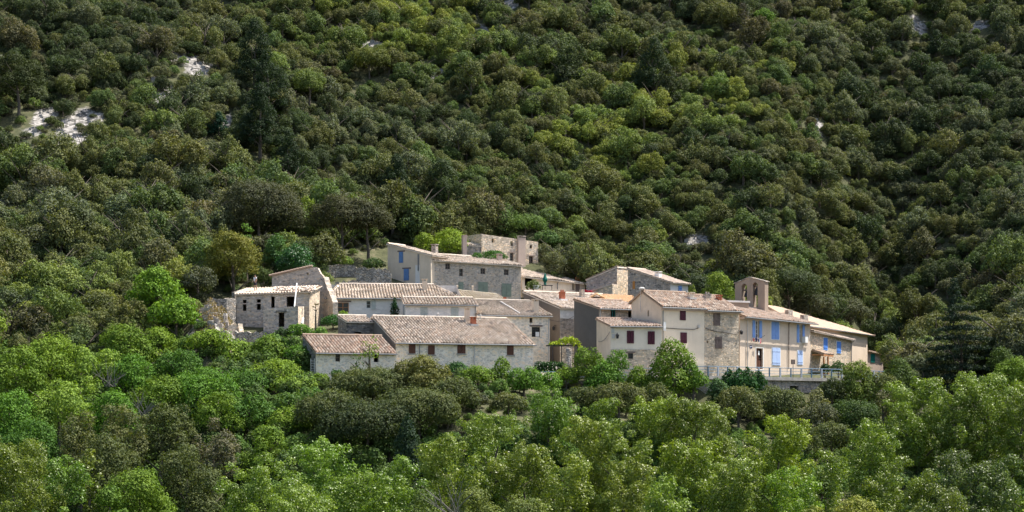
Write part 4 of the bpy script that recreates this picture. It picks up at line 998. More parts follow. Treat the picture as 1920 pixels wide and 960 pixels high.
def crown_puffs(rng, kind, W, H, cz0, K=None):
    """puffs for a crown of width W between cz0 and H"""
    R = W/2; hc = H-cz0; out = []
    if kind == 'oak':
        K = K or int(22+W*2.6); r0 = R*.30
        for i in range(K):
            for _ in range(20):
                d = rng.normal(size=3); d /= np.linalg.norm(d)
                if d[2] > -.35: break
            rr = rng.uniform(.45,1); r = r0*rng.uniform(.6,1.15)
            out.append((d[0]*(R-r)*rr**.3, d[1]*(R-r)*rr**.3, cz0+hc*.42+d[2]*(hc*.56-r*.8)*rr**.3, r))
        out.append((0,0,cz0+hc*.45,R*.5))
    elif kind == 'holm':      # several merged domes of unequal height: ragged outline
        nl = int(rng.integers(4, 8))
        for l in range(nl):
            a = rng.uniform(0, 6.28); q = R*rng.uniform(.15,.68); lr = R*rng.uniform(.28,.52); lx, ly = q*math.cos(a), q*math.sin(a)
            lt = H*rng.uniform(.62,1.0)*(1-.25*q/R)
            for i in range(int(9+lr*5)):
                d = rng.normal(size=3); d /= np.linalg.norm(d); d[2] = abs(d[2])*1.1-.25; rr = lr*rng.uniform(.22,.5)
                out.append((lx+d[0]*(lr-rr*.5), ly+d[1]*(lr-rr*.5), max(rr*.5, lt-lr+d[2]*(lr-rr*.4)), rr))
            out.append((lx, ly, max(lr*.4, lt-lr*1.5), lr*.75))
    elif kind == 'poplar':
        nb = K or int(16+W*2.6+H*.8)
        for i in range(nb):       # ascending boughs, foliage gathered toward their tips
            f = rng.uniform(.02, .93); prof = max(.08, 1-(abs(f-.42)/.64)**2.3)**.5
            a = rng.uniform(0, 2*math.pi); rad = R*prof*rng.uniform(.72, 1.08); zt_ = cz0+f*hc; z0_ = zt_-rad*rng.uniform(.7, 1.3)
            br = (R*.13+.26)*rng.uniform(.75, 1.35); m = int(rng.integers(3, 6))
            for k in range(m):
                t = .42+.58*k/(m-1); out.append((rad*t*math.cos(a)+rng.normal()*.12, rad*t*math.sin(a)+rng.normal()*.12, z0_+(zt_-z0_)*t+rng.normal()*.1, br*(1.25-.55*t)))
        for k in range(9):   # leaders
            a = rng.uniform(0,6.28); q = R*rng.uniform(.1,.62); out.append((q*math.cos(a), q*math.sin(a), H-R*.12-q*rng.uniform(.5,1.3), R*rng.uniform(.10,.2)))
    elif kind == 'broad':
        K = K or int(16+W*3.2)
        for i in range(K):
            d = rng.normal(size=3); d /= np.linalg.norm(d); d[2] = abs(d[2])*1.0-.2
            r = R*.24*rng.uniform(.6,1.3)+.12
            out.append((d[0]*(R-r)*rng.uniform(.6,1.05), d[1]*(R-r)*rng.uniform(.6,1.05), cz0+hc*.35+d[2]*(hc*.62-r*.6), r))
        out.append((0,0,cz0+hc*.4,R*.45))
    elif kind == 'pine':
        n = int(7+H*.9)
        for i in range(n):
            f = i/(n-1); rr = R*(1-f)**.62*rng.uniform(.7,1.15)+.15; m = max(3, int(7*(1-f)+2))
            for k in range(m):
                a = rng.uniform(0,6.28); q = rr*rng.uniform(.35,.95); out.append((q*math.cos(a), q*math.sin(a), cz0+f*(hc*.97)-q*.12, (.16*R+.16)*rng.uniform(.7,1.2)))
    elif kind == 'cedar':
        n = 9
        for i in range(n):
            f = i/(n-1); rr = R*(1-f*.93)**.42; m = int(4+rr*4.2)
            for k in range(m):
                a = 6.28*k/m+rng.uniform(-.3,.3)+i; q = rr*rng.uniform(.72,1.05)
                for t in (.35,.65,.95): out.append((q*t*math.cos(a), q*t*math.sin(a), cz0+.4+f*(hc-.8)-q*t*.1+rng.uniform(-.12,.12), rng.uniform(.34,.55)*(1.2-.4*t)))
        out.append((0,0,H-.3,.25))
    elif kind == 'cypress':
        n = int(10+H*2)
        for i in range(n):
            f = i/(n-1); rr = R*(math.sin(math.pi*min(1,.2+f*.78))**.7)
            for k in range(3): a = rng.uniform(0,6.28); out.append((rr*.45*math.cos(a), rr*.45*math.sin(a), cz0+f*hc*.95, max(.12, rr*.5)))
    return out
def trunk_mb(rng, H, cz0, W, r=None):
    g = MB(); r = r or .035*H*.5+.05; top = cz0+(H-cz0)*.6
    sway = [(rng.uniform(-.12,.12)*W*.3, rng.uniform(-.12,.12)*W*.3) for _ in range(4)]
    pts = [(0,0,-.6)]+[(sway[i][0]*(i+1)/4, sway[i][1]*(i+1)/4, top*(i+1)/4) for i in range(4)]
    g.tube(pts, [r*1.25, r, r*.8, r*.55, r*.25], 7)
    for k in range(6):
        i = rng.integers(1,4); p = pts[i]; a = rng.uniform(0,6.28); ln = W*.36
        g.tube([p, (p[0]+math.cos(a)*ln*.5, p[1]+math.sin(a)*ln*.5, p[2]+ln*.45), (p[0]+math.cos(a)*ln, p[1]+math.sin(a)*ln, p[2]+ln*.8)], [r*.45, r*.28, r*.1], 5)
    return g
KIND = dict(oak=('oak','leaf'), poplar=('poplar','gleaf'), broad=('broad','leaf'), pine=('pine','leaf'), cypress=('cypress','leaf'), cedar=('cedar','leaf'))
TREES = []
def tree(name, label, kind, px, top, wpx, Y, tint, leaf=.19, dens=.55, cat='tree', group=None, c0=.25, zb=None, seed=None, glossy=False, flat=1.0, K=None, maxh=None):
    rng = np.random.default_rng(seed if seed is not None else int(px*7+top*13+Y))
    if Y < 0: Y = hitY(px, -Y, 236 if px < 400 else 250)      # negative: photograph row of the foot on the slope
    X = t_(px)*Y; zt = Z(top, Y); zg = tz(px, Y) if zb is None else zb
    H = max(1.0, zt-zg)
    if maxh and H > maxh: zg = zt-maxh; H = maxh
    W = wpx*Y/F; cz0 = H*c0
    if (H-cz0) > 2.6*W and kind in ('oak','broad') and c0 > .1: cz0 = H-2.2*W
    cz0 = max(.05, cz0)
    T = Thing(name, label, cat, (X,Y,zg), group)
    pu = crown_puffs(rng, kind, W, H, cz0, K)
    pos, nr = puff_leaves(rng, pu, dens, leaf, flat=flat)
    me = leaves_mesh('crown', pos, nr, leaf, 'gleaf' if (kind == 'poplar' or glossy) else 'leaf', rng)
    o = bpy.data.objects.new('crown' if cat != 'shrub' else 'foliage', me); link(o, T.o); o['tint'] = list(tint)
    g = trunk_mb(rng, H, cz0, W); me = g.mesh('trunk', 'bark'); o2 = bpy.data.objects.new('trunk' if cat != 'shrub' else 'stem', me); link(o2, T.o)
    TREES.append((px, top, wpx, Y)); return T
# tints
POP = (.15,.215,.030); POP2 = (.125,.185,.026); POPY = (.185,.24,.025); BRI = (.11,.18,.028); BRI2 = (.145,.225,.032); YEL = (.19,.26,.03)
OLV = (.082,.102,.044); OLV2 = (.108,.122,.056); DOK = (.05,.068,.034); GOK = (.075,.085,.055); CON = (.026,.046,.022); MID = (.07,.11,.035)

# foreground poplars : px, top, width, Y, tint
pops = [
 (40,806,150,150,POP2,'grey-green poplar rising from the lower corner beside the slim yellow-green sapling'),
 (118,842,86,146,POP2,'drooping-edged poplar just behind the slim yellow-green sapling'),
 (500,835,150,152,POP,'rounded poplar below the grey thicket at the foot of the slope'),
 (605,812,125,158,POP,'pale poplar under the tall olive oak with its dark juniper'),
 (690,872,130,148,POP2,'bushy poplar whose low crown touches the picture edge below the dark gap'),
 (560,900,150,140,POP,'silvery poplar in the very bottom row below the pale poplar pair'),
 (752,850,70,155,POP2,'slender poplar filling the gap beside the dark juniper'),
 (833,806,96,160,POP,'dome-shaped poplar just clear of the tall olive oak'),
 (930,760,118,172,POP,'broad poplar below the bushy ailanthus at the white farmhouse'),
 (985,812,100,162,POP2,'poplar with sparkling leaves in front of the broad poplar'),
 (1030,720,72,182,POP2,'tall leafy poplar reaching up to the blue railing end'),
 (1092,768,92,170,POP,'poplar with a thin vertical stem showing in its crown'),
 (1126,745,60,184,POP2,'small round-headed poplar peeping over its neighbours below the railing'),
 (1168,782,100,168,POP,'full poplar in the middle of the poplar belt'),
 (1075,848,96,152,POP,'low poplar with a pale sunlit top above the feathery tamarisk'),
 (1178,856,96,150,POP2,'dense low poplar beside the poplar with a pale sunlit top'),
 (1240,738,92,184,POPY,'yellow-green poplar under the big ash tree'),
 (1300,742,84,182,POP2,'leafy poplar close under the retaining wall'),
 (1292,812,104,160,POPY,'lime-tinted poplar below the leafy ones by the retaining wall'),
 (1362,760,90,176,POP2,'poplar with arching top below the dark cypress clump'),
 (1376,850,110,150,POP,'wide poplar in the lower row between two taller lime-green ones'),
 (1252,885,90,142,POP,'small bright poplar in the bottom row'),
 (1455,772,104,170,POPY,'broad yellow-green poplar beside the olive oak pair'),
 (1480,868,96,148,POP,'poplar low in front of the broad yellow-green one'),
 (1546,838,80,160,POP2,'thin-crowned poplar standing in the dark hollow'),
 (1632,778,90,176,POP2,'upright poplar with branches stepping down toward the dark hollow'),
 (1722,702,108,192,POP2,'tallest poplar, its top level with the foot of the dark cedar'),
 (1790,728,64,190,POP2,'narrow poplar in the shade of the tallest poplar'),
 (1850,690,108,192,POP2,'large poplar with a pale crown beyond the narrow poplar'),
 (1915,712,70,188,POP2,'poplar cut by the picture edge beside the large pale-crowned one'),
 (1700,850,110,158,POP2,'dark leaning poplar below the tallest poplar'),
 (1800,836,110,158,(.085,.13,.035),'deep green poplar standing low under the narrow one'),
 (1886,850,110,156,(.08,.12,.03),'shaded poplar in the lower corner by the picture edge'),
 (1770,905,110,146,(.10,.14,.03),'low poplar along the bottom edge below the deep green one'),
]
for (px,top,w,Y,tn,lb) in pops:
    tn = tuple(c*random.uniform(.88,1.12) for c in tn)
    tree('poplar_tree', lb, 'poplar', px, top, w*1.34, Y, tn, leaf=.155, dens=.5, group='poplars in the valley below the village', c0=.1, maxh=15)
# shrubs, oaks and broadleaves placed one by one: name,label,kind,px,top,w,Y,tint,(kw)
one = [
 ('sapling','slim yellow-green sapling between the grey-green poplar and the bright thicket','poplar',167,838,30,150,(.13,.17,.03),dict(maxh=10)),
 ('ash_tree','bright green bushy tree low in front of the grey thicket','broad',262,858,170,158,BRI,dict(maxh=10)),
 ('ash_tree','bright small tree beside the purple-brown shrub at the bottom','broad',205,890,90,150,(.09,.16,.03),dict(maxh=8)),
 ('tamarisk','feathery pale green tamarisk in the bottom middle','broad',900,892,130,142,(.12,.15,.05),dict(leaf=.16,maxh=8,dens=.4)),
 ('tamarisk','second feathery tamarisk with a bare twig beside it','broad',985,905,120,140,(.12,.155,.055),dict(leaf=.16,maxh=8,dens=.4)),
 ('tamarisk','thin feathery tamarisk nearest the silvery poplar','broad',800,900,110,142,(.10,.14,.05),dict(leaf=.16,maxh=8,dens=.4)),
 ('maple_tree','yellowish flowering maple at the bottom edge below the thin-crowned poplar','broad',1605,915,140,140,(.20,.22,.06),dict(maxh=8)),
 ('maple_tree','low yellow-tipped maple in the bottom row beside the flowering one','broad',1530,935,90,136,(.16,.19,.05),dict(maxh=6)),
 ('grey_shrub','grey-brown rounded thicket tree, first of the grey thicket','oak',152,762,110,172,OLV2,{}),
 ('grey_shrub','grey-brown bush with pointed crown in the grey thicket','oak',222,748,110,174,OLV2,{}),
 ('grey_shrub','dense olive dome in the middle of the grey thicket','oak',300,752,110,176,OLV,{}),
 ('grey_shrub','bumpy-topped olive bush capping the grey thicket','oak',335,748,70,178,OLV,{}),
 ('grey_shrub','silver-grey bush closing the grey thicket toward the village','oak',400,772,105,174,(.11,.11,.075),{}),
 ('grey_shrub','low dusky bush under the grey thicket','oak',350,815,140,164,OLV,{}),
 ('grey_shrub','brownish low bush under the start of the grey thicket','oak',200,808,150,164,OLV,{}),
 ('evergreen_oak','tall olive oak with sunlit yellowish top in front of the white farmhouse','oak',790,664,118,190,(.14,.145,.055),dict(dens=.65)),
 ('evergreen_oak','massive dark side of the oak cluster below the low annex','oak',700,690,165,190,OLV,dict(dens=.65)),
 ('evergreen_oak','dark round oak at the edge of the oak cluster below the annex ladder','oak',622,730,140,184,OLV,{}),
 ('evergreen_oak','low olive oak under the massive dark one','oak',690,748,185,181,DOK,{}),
 ('evergreen_oak','brown-tinged oak beside the tall sunlit-topped oak','oak',846,702,110,188,OLV,{}),
 ('evergreen_oak','dense oak flank right under the sunlit-topped oak','oak',785,722,165,184,OLV,{}),
 ('juniper','dark blue-green juniper against the shaded oak cluster','cypress',764,770,56,172,(.03,.055,.035),{}),
 ('evergreen_oak','small olive oak below the bushy ailanthus','oak',953,735,72,190,OLV2,{}),
 ('evergreen_oak','faded green oak between the oak cluster and the bushy ailanthus','oak',885,738,76,192,GOK,{}),
 ('evergreen_oak','olive oak under the near end of the blue railing','oak',1095,722,80,196,OLV,{}),
 ('evergreen_oak','wide brownish oak below the young ash pair','oak',1160,716,110,194,OLV2,{}),
 ('evergreen_oak','brown-green oak below the big ash tree','oak',1228,714,70,196,OLV,{}),
 ('evergreen_oak','low olive oak under the dark cypress clump','oak',1385,718,96,199,OLV2,dict(c0=.04)),
 ('evergreen_oak','round olive oak beneath the retaining wall arches','oak',1462,722,116,203,OLV,dict(c0=.04)),
 ('evergreen_oak','grey-olive oak, upper of the olive oak pair','oak',1532,752,92,196,GOK,{}),
 ('evergreen_oak','dark brown-olive oak, lower of the olive oak pair','oak',1560,785,96,190,OLV,{}),
 ('evergreen_oak','small oak in the hollow beside the broad yellow-green poplar','oak',1502,790,80,186,OLV,{}),
 ('elder_bush','cream-flowering elder below the deck edge','broad',1532,722,50,206,(.17,.18,.10),{}),
 ('cypress_bush','first dark green upright cypress bush in front of the railing','cypress',1367,690,40,203.5,(.03,.085,.03),dict(maxh=5,cat='shrub')),
 ('cypress_bush','middle dark green cypress bush in front of the railing','cypress',1386,688,44,203.5,(.03,.09,.03),dict(maxh=5,cat='shrub')),
 ('cypress_bush','tallest tip of the dark cypress bushes in front of the railing','cypress',1402,686,40,204,(.03,.085,.03),dict(maxh=5,cat='shrub')),
 ('cypress_bush','last cypress bush of the row, nearest the stone retaining wall','cypress',1422,693,44,206,(.03,.085,.03),dict(maxh=5,cat='shrub')),
 ('shrub','pale green shrub under the ash tree and the retaining wall','broad',1345,702,44,202,(.07,.13,.06),dict(maxh=4,cat='shrub')),
 ('walnut_tree','light green walnut tree hiding the far end of the railing','broad',1604,662,96,214,(.12,.165,.04),dict(dens=.6,c0=.04,K=50)),
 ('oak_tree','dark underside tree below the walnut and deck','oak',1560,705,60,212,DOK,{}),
 ('shrub','green shrub behind the railing beside the timber porch','broad',1572,676,34,224,(.05,.10,.03),dict(cat='shrub',maxh=2.4)),
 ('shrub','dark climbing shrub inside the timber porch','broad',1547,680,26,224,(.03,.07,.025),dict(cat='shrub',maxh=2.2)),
 ('oak_tree','olive tree low beside the walnut at the deck end','oak',1655,692,84,213,(.10,.12,.05),dict(c0=.05)),
 ('oak_tree','soft green tree between the walnut and the dark cedar','broad',1685,660,80,222,MID,{}),
 ('oak_tree','green tree tucked under the soft green one','oak',1600,740,110,200,(.05,.085,.03),{}),
 ('oak_tree','bluish green tree above the upright poplar','oak',1565,755,80,202,(.05,.08,.045),{}),
 ('cedar_tree','big dark blue-green cedar by the far end of the village','cedar',1800,570,165,226,(.022,.038,.028),dict(dens=.6,leaf=.2,c0=.03,flat=.6)),
 ('cedar_tree','narrow dark cypress-like cedar behind the big cedar','pine',1790,522,40,246,(.022,.04,.03),dict(dens=.7)),
 ('oak_tree','bright tree at the picture edge beyond the big cedar','broad',1900,660,90,215,BRI,{}),
 ('oak_tree','mid-green tree below the big cedar','broad',1880,640,60,222,MID,{}),
 # big ash trees in front of the houses
 ('ash_tree','big bright ash tree in front of the cream and stone houses','broad',1262,620,108,203,BRI,dict(dens=.5,leaf=.24,c0=.04,K=46)),
 ('ash_tree','low flank of the big ash tree leaning over the railing','broad',1300,672,62,202.5,(.09,.17,.03),dict(maxh=5)),
 ('ash_tree','young bright ash in front of the dark cement gable','broad',1102,624,74,203.5,BRI,dict(dens=.5,c0=.05,K=30)),
 ('ash_tree','young ash leaning before the low cream house','broad',1158,640,66,203,(.09,.18,.03),dict(dens=.45,c0=.05,K=28)),
 ('ash_tree','small ash between the two young ashes by the railing','broad',1132,668,84,202,(.085,.175,.03),dict(c0=.05)),
 ('ash_tree','low spreading ash below the stone base of the low cream house','broad',1200,680,66,202.5,BRI,dict(maxh=5)),
 ('ash_tree','light ash just in front of the pergola terrace','broad',1062,682,54,203,BRI2,dict(maxh=5)),
 ('ailanthus','bushy ailanthus before the drainpipe of the white farmhouse','broad',940,662,46,200,BRI,dict(maxh=7,c0=.04,dens=.5)),
 ('ailanthus','spreading ailanthus under the last brown shutter','broad',982,680,84,199.5,(.09,.18,.03),dict(maxh=6,c0=.04)),
 ('ailanthus','low ailanthus beside the farmhouse vine','broad',896,686,86,199.5,BRI,dict(maxh=6,c0=.04)),
 ('vine_bush','dark leafy vine bush against the white farmhouse wall','broad',856,677,50,203.5,(.04,.10,.03),dict(maxh=2.5,cat='shrub',c0=.05)),
 ('oak_tree','sapling with airy leaf clusters in front of the low annex roof','broad',693,615,42,198.5,BRI2,dict(dens=.18,c0=.35,K=14)),
 ('oak_tree','thin sapling standing beside the annex window','broad',668,655,34,198.5,(.08,.15,.03),dict(dens=.14,K=9,c0=.3)),
 ('shrub','pale green bush under the annex window','broad',633,688,32,198.5,(.07,.13,.04),dict(maxh=4,cat='shrub')),
 ('shrub','olive-green shrub row below the annex wall','oak',668,698,90,197.5,(.10,.13,.05),dict(maxh=4,cat='shrub')),
 ('shrub','bright bush at the foot of the annex ladder','broad',600,700,40,198.5,BRI2,dict(maxh=4,cat='shrub')),
 ('ailanthus','leafy ailanthus at the last corner of the white farmhouse','broad',1030,694,64,201,(.10,.2,.03),dict(maxh=4,c0=.04)),
 ('shrub','dense bush hiding the retaining wall by the cypress bushes','broad',1352,712,60,202,(.06,.10,.04),dict(maxh=4,c0=.04,cat='shrub')),
 ('shrub','grey-green bush below the pale deck edge','oak',1445,716,50,206,GOK,dict(maxh=4,c0=.04,cat='shrub')),
 ('shrub','dark bush under the last railing posts','oak',1560,716,60,214,DOK,dict(maxh=4,c0=.04,cat='shrub')),
 # around the hipped grey house
 ('shrub','leafy fig bush growing under the timber-framed window of the grey house','broad',645,580,30,218,BRI2,dict(maxh=4,cat='shrub')),
 ('shrub','dark green bush between the roofless annex and the grey house','broad',625,590,50,216.5,(.045,.12,.035),dict(maxh=5,cat='shrub')),
 ('hedge','clipped-looking bright green hedge below the roofless annex','broad',560,606,56,209.5,(.09,.18,.03),dict(maxh=3,cat='shrub')),
 ('hedge','lighter fern-like hedge end beside the small dark shed','broad',600,612,40,209,(.12,.22,.05),dict(maxh=3,cat='shrub')),
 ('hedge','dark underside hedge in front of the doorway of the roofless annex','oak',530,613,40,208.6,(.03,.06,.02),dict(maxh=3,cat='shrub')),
 ('ivy_column','tall dark ivy column on the grey house wall','cypress',740,558,18,219.6,(.015,.05,.018),dict(cat='shrub',maxh=3)),
 ('bare_tree','thin dry tree in front of the half-restored house corner','broad',592,560,16,212.5,(.15,.12,.08),dict(dens=.02,K=4,c0=.6)),
 # upper village
 ('vine_canopy','dark green vine canopy draped over the terrace below the tower','broad',925,465,62,247.5,(.045,.12,.025),dict(maxh=2.6,flat=.55,cat='shrub')),
 ('vine_canopy','low end of the vine canopy by the tower window','broad',893,472,34,247,(.05,.12,.025),dict(maxh=2.2,cat='shrub')),
 ('potted_bush','round flowering bush in a white pot on the upper terrace','broad',1000,524,30,242.3,(.11,.14,.05),dict(maxh=1.5,cat='shrub',c0=.1)),
 ('false_acacia','yellow-green acacia behind the blue-shuttered beige house','broad',842,424,78,250,(.19,.27,.04),dict(dens=.45)),
 ('false_acacia','yellow acacia sprig above the mono-pitch roof','broad',795,432,50,250,(.17,.24,.04),dict(dens=.4)),
 ('false_acacia','bright green tree between the acacia and the tower','broad',860,440,60,253,BRI,{}),
 ('ash_tree','light green tree rising behind the square tower','broad',985,402,80,262,(.10,.16,.05),{}),
 ('ash_tree','green tree just beyond the sunlit side of the tower','broad',1025,432,56,260,(.08,.14,.05),{}),
 ('ash_tree','leafy tree at the foot of the tower by the terrace house roof','broad',1060,478,44,260,(.06,.10,.04),{}),
 ('lime_tree','bright rounded lime tree behind the stone chimneys near the bell gable','broad',1346,500,70,246,(.14,.20,.04),dict(dens=.6)),
 ('lime_tree','small bright tree beside the rounded lime tree','broad',1296,522,30,243,(.13,.17,.05),{}),
 ('cypress_tree','single narrow cypress above the lone rubble house','cypress',1167,480,8,262,(.02,.06,.025),{}),
 ('evergreen_oak','spreading dark oak over the bell gable','oak',1480,502,130,256,(.05,.07,.035),dict(dens=.6)),
 ('evergreen_oak','grey-green oak beyond the hall roof ridge','oak',1520,545,90,258,GOK,{}),
 ('evergreen_oak','pale grey-green oak above the hall eave','oak',1585,560,100,266,(.085,.095,.06),{}),
 # left of the village
 ('field_maple','yellow-olive maple above the worker on the roof','oak',438,428,112,224,(.135,.14,.035),dict(dens=.6)),
 ('grey_bush','grey-green bush beside the yellow-olive maple','oak',372,492,70,218,(.08,.09,.065),{}),
 ('ailanthus','large vivid green ailanthus at the top of the bright thicket','broad',290,490,120,214,(.12,.215,.03),dict(dens=.55,leaf=.28)),
 ('ailanthus','vivid green ailanthus lower down, next to the earth mound','broad',330,545,110,210,(.12,.215,.03),dict(dens=.55,leaf=.28)),
 ('laurel_tree','glossy dark green laurel behind the ruined gable','broad',555,452,80,230,(.03,.10,.03),dict(glossy=True)),
 ('laurel_tree','fresh green tree between the laurel and the maple','broad',520,432,60,232,(.07,.14,.05),{}),
 ('evergreen_oak','huge grey-green oak towering over the yellow-olive maple','oak',485,335,170,240,(.065,.072,.045),dict(dens=.6)),
 ('evergreen_oak','big oak with two bare trunks above the terrace wall','oak',640,366,140,243,(.062,.066,.04),dict(dens=.6,c0=.42)),
 ('evergreen_oak','twin oak with a leaning trunk beside the big bare-trunked one','oak',690,372,100,244,(.062,.068,.04),dict(c0=.42)),
 ('false_acacia','yellow-green leaves showing between the huge oak and the bare-trunked oak','broad',578,352,44,247,(.16,.22,.04),dict(dens=.4)),
 ('false_acacia','bright sprig above the yellow-olive maple','broad',462,405,40,230,(.10,.19,.04),dict(dens=.35,K=8)),
 ('shrub','sunny bright bush below the bare-trunked oak','broad',640,478,44,238.5,(.13,.2,.05),dict(maxh=1.6,cat='shrub')),
 ('shrub','low green shrub on the terrace wall top','broad',700,485,50,239,(.06,.10,.04),dict(maxh=1.5,cat='shrub')),
 ('pine_tree','tall dark pine above the bare-trunked oaks','pine',742,296,84,-392,(.024,.042,.023),dict(dens=.6)),
 ('pine_tree','dark pine on the slope above the yellow-green gap','pine',540,248,62,-345,(.024,.042,.023),dict(dens=.6)),
 ('pine_tree','broad dark pine below the line of conifers','pine',488,160,80,-300,(.024,.042,.023),dict(dens=.6)),
 ('pine_tree','slim pine leading the line of dark conifers up the slope','pine',478,40,84,-170,(.024,.042,.023),dict(dens=.55)),
 ('pine_tree','dense pine in the middle of the line of dark conifers','pine',503,98,74,-225,(.024,.042,.023),dict(dens=.55)),
 ('pine_tree','small teal spruce by the narrow scree','pine',410,212,34,-262,(.016,.05,.035),dict(dens=.7)),
 ('pine_tree','solitary tall pine on the open slope above the lone rubble house','pine',1225,74,84,-190,(.034,.055,.030),dict(dens=.55)),
 ('pine_tree','bushy lower companion of the solitary tall pine','pine',1252,125,50,-215,(.045,.06,.035),dict(dens=.55)),
 ('pine_tree','dead-looking greyish pine near the top of the slope','pine',1391,8,40,-72,(.07,.065,.06),dict(dens=.35)),
 ('pine_tree','dark pine close to the top edge scree','pine',1755,60,40,-112,(.03,.05,.03),dict(dens=.5)),
 ('oak_tree','bright green oak near the dead-looking pine','broad',1432,12,44,-62,(.09,.17,.03),{}),
 ('evergreen_oak','sunlit dome-shaped oak near the top, above the bare-trunked oaks','oak',693,88,84,-150,(.11,.13,.04),dict(dens=.6)),
 ('evergreen_oak','big dark oak at the side edge under the scree-free slope','oak',35,95,100,-220,(.045,.06,.026),dict(dens=.6)),
 ('oak_tree','fresh green oak beside the bright pine shoots under the spruce','broad',580,125,76,-200,(.11,.15,.05),{}),
]
for (nm,lb,kd,px,top,w,Y,tn,kw) in one:
    tree(nm, lb, kd, px, top, w*1.08, Y, tn, **kw)
# bright broadleaf thicket on the left slope below the mound
thick = [(30,640,110,188),(95,618,100,192),(20,720,110,180),(110,700,100,182),(60,775,110,172),(235,606,90,204),(300,612,80,206),(250,660,80,196),(200,650,60,198),(335,655,90,198),(300,700,100,190),
 (395,622,70,204),(380,690,110,192),(440,640,70,204),(450,700,90,196),(500,632,70,204),(520,680,80,199),(560,650,50,203),(556,712,70,196),(470,742,90,188),(410,730,80,186),(545,765,70,186),(210,720,90,184),(150,640,70,192),(585,735,60,192),(500,790,80,178)]
pal = [BRI,BRI2,(.085,.18,.028),(.17,.26,.05),(.06,.13,.025)]
desc = ['vivid green','lime green','leafy mid-green','pale-tipped yellowish','deep green']
anch = [(0,'the picture edge'),(160,'the bare dead branches'),(300,'the vivid ailanthus'),(420,'the earth mound'),(520,'the tumbled stone wall'),(590,'the annex ladder')]
used = {}
for i,(px,top,w,Y) in enumerate(thick):
    k = i % 5; a_ = min(anch, key=lambda q: abs(q[0]-px))[1]
    hgt = 'high in' if top < 645 else 'midway down' if top < 705 else 'at the bottom of'
    lb = f'{desc[k]} ailanthus {hgt} the thicket below {a_}'
    if lb in used: lb = f'{desc[k]} smaller ailanthus {hgt} the thicket, close by {a_}'
    used[lb] = 1
    tree('ailanthus', lb, 'broad', px, top-6, w*1.45, Y, pal[k], leaf=.21, dens=.5, c0=.05, group='ailanthus thicket below the earth mound', maxh=7)
# dead branches in the thicket
for (px,py,Y,lb) in ((205,665,190,'bare grey dead tree standing in the bright thicket'),(270,725,182,'small bare dead tree lower in the bright thicket'),(850,905,140,'bare pale fallen branch among the tamarisks')):
    q = (t_(px)*Y, Y, Z(py+60,Y)); T = Thing('dead_tree', lb, 'dead tree', q); g = MB(); rr = random.Random(px)
    for k in range(11):
        a = rr.uniform(-1.1,1.1); ln = rr.uniform(1.2,2.8); b0 = Vector(q)+Vector((rr.uniform(-.6,.6), rr.uniform(-.3,.3), 0))
        p1 = b0+Vector((math.sin(a)*ln*.5, rr.uniform(-.8,.2), math.cos(a)*ln*.5)); p2 = p1+Vector((math.sin(a*1.3)*ln*.6, rr.uniform(-.6,.2), math.cos(a)*ln*.6))
        g.tube([b0,p1,p2], [.035,.025,.01], 5)
        p3 = p1+Vector((math.sin(a+.6)*ln*.4, -.2, ln*.4)); g.tube([p1,p3], [.03,.01], 4)
    T.part('branches', g, 'deadbark')
# pots & pergola
q = P(1005, 543, 242.2); g = MB(); g.lathe((q[0],q[1],z0), [(0,0),(.3,0),(.42,.42),(.36,.44),(0,.4)], 14); single('plant_pot', g, 'white', 'white round pot holding the flowering bush on the upper terrace', 'plant pot', (q[0],q[1],z0))
Yp = 213.5; pg = Thing('pergola', 'dark pergola frame under the bright yellow-green vine', 'pergola', P(1060,675,Yp))
for px in (1036,1053,1083):
    g = MB(); a = P(px,649,Yp); g.tube([(a[0],a[1],Z(690,Yp)), a], .05, 6); pg.part('post', g, 'dark')
for off in (0,1.6):
    g = MB(); a = P(1024,648.5,Yp); b = P(1088,648.5,Yp); g.obox((a[0],a[1]+off),(1,0),(0,-1),0,b[0]-a[0],-.04,.04,a[2],a[2]+.09); pg.part('beam', g, 'dark')
for k in range(7):
    g = MB(); a = P(1030+k*9,648.5,Yp); g.obox((a[0],a[1]+1.7),(0,-1),(-1,0),0,1.8,-.03,.03,a[2]+.093,a[2]+.15); pg.part('rafter', g, 'dark')
rng = np.random.default_rng(5)
pu = [(P(x,y,Yp)[0]-0, 0+rng.uniform(-.2,1.6), Z(y,Yp), r) for x,y,r in ((1037,644,.4),(1045,643,.42),(1054,640,.5),(1062,638,.55),(1070,637,.55),(1077,640,.5),(1083,644,.4),(1088,650,.28),(1066,643,.5),(1050,645,.4),(1033,646,.3),(1074,645,.4))]
cx_, cz_ = P(1060,648,Yp)[0], Z(648,Yp)
pos, nr = puff_leaves(rng, [(x-cx_, y, z-cz_, r) for x,y,z,r in pu], .8, .22, flat=.7)
me = leaves_mesh('grape_vine', pos, nr, .22, 'leaf', rng); o = bpy.data.objects.new('grape_vine', me); o.location = (cx_, Yp, cz_); link(o); o['tint'] = [.26,.34,.03]; o['label'] = 'bright yellow-green grape vine spread over the dark pergola'; o['category'] = 'vine'
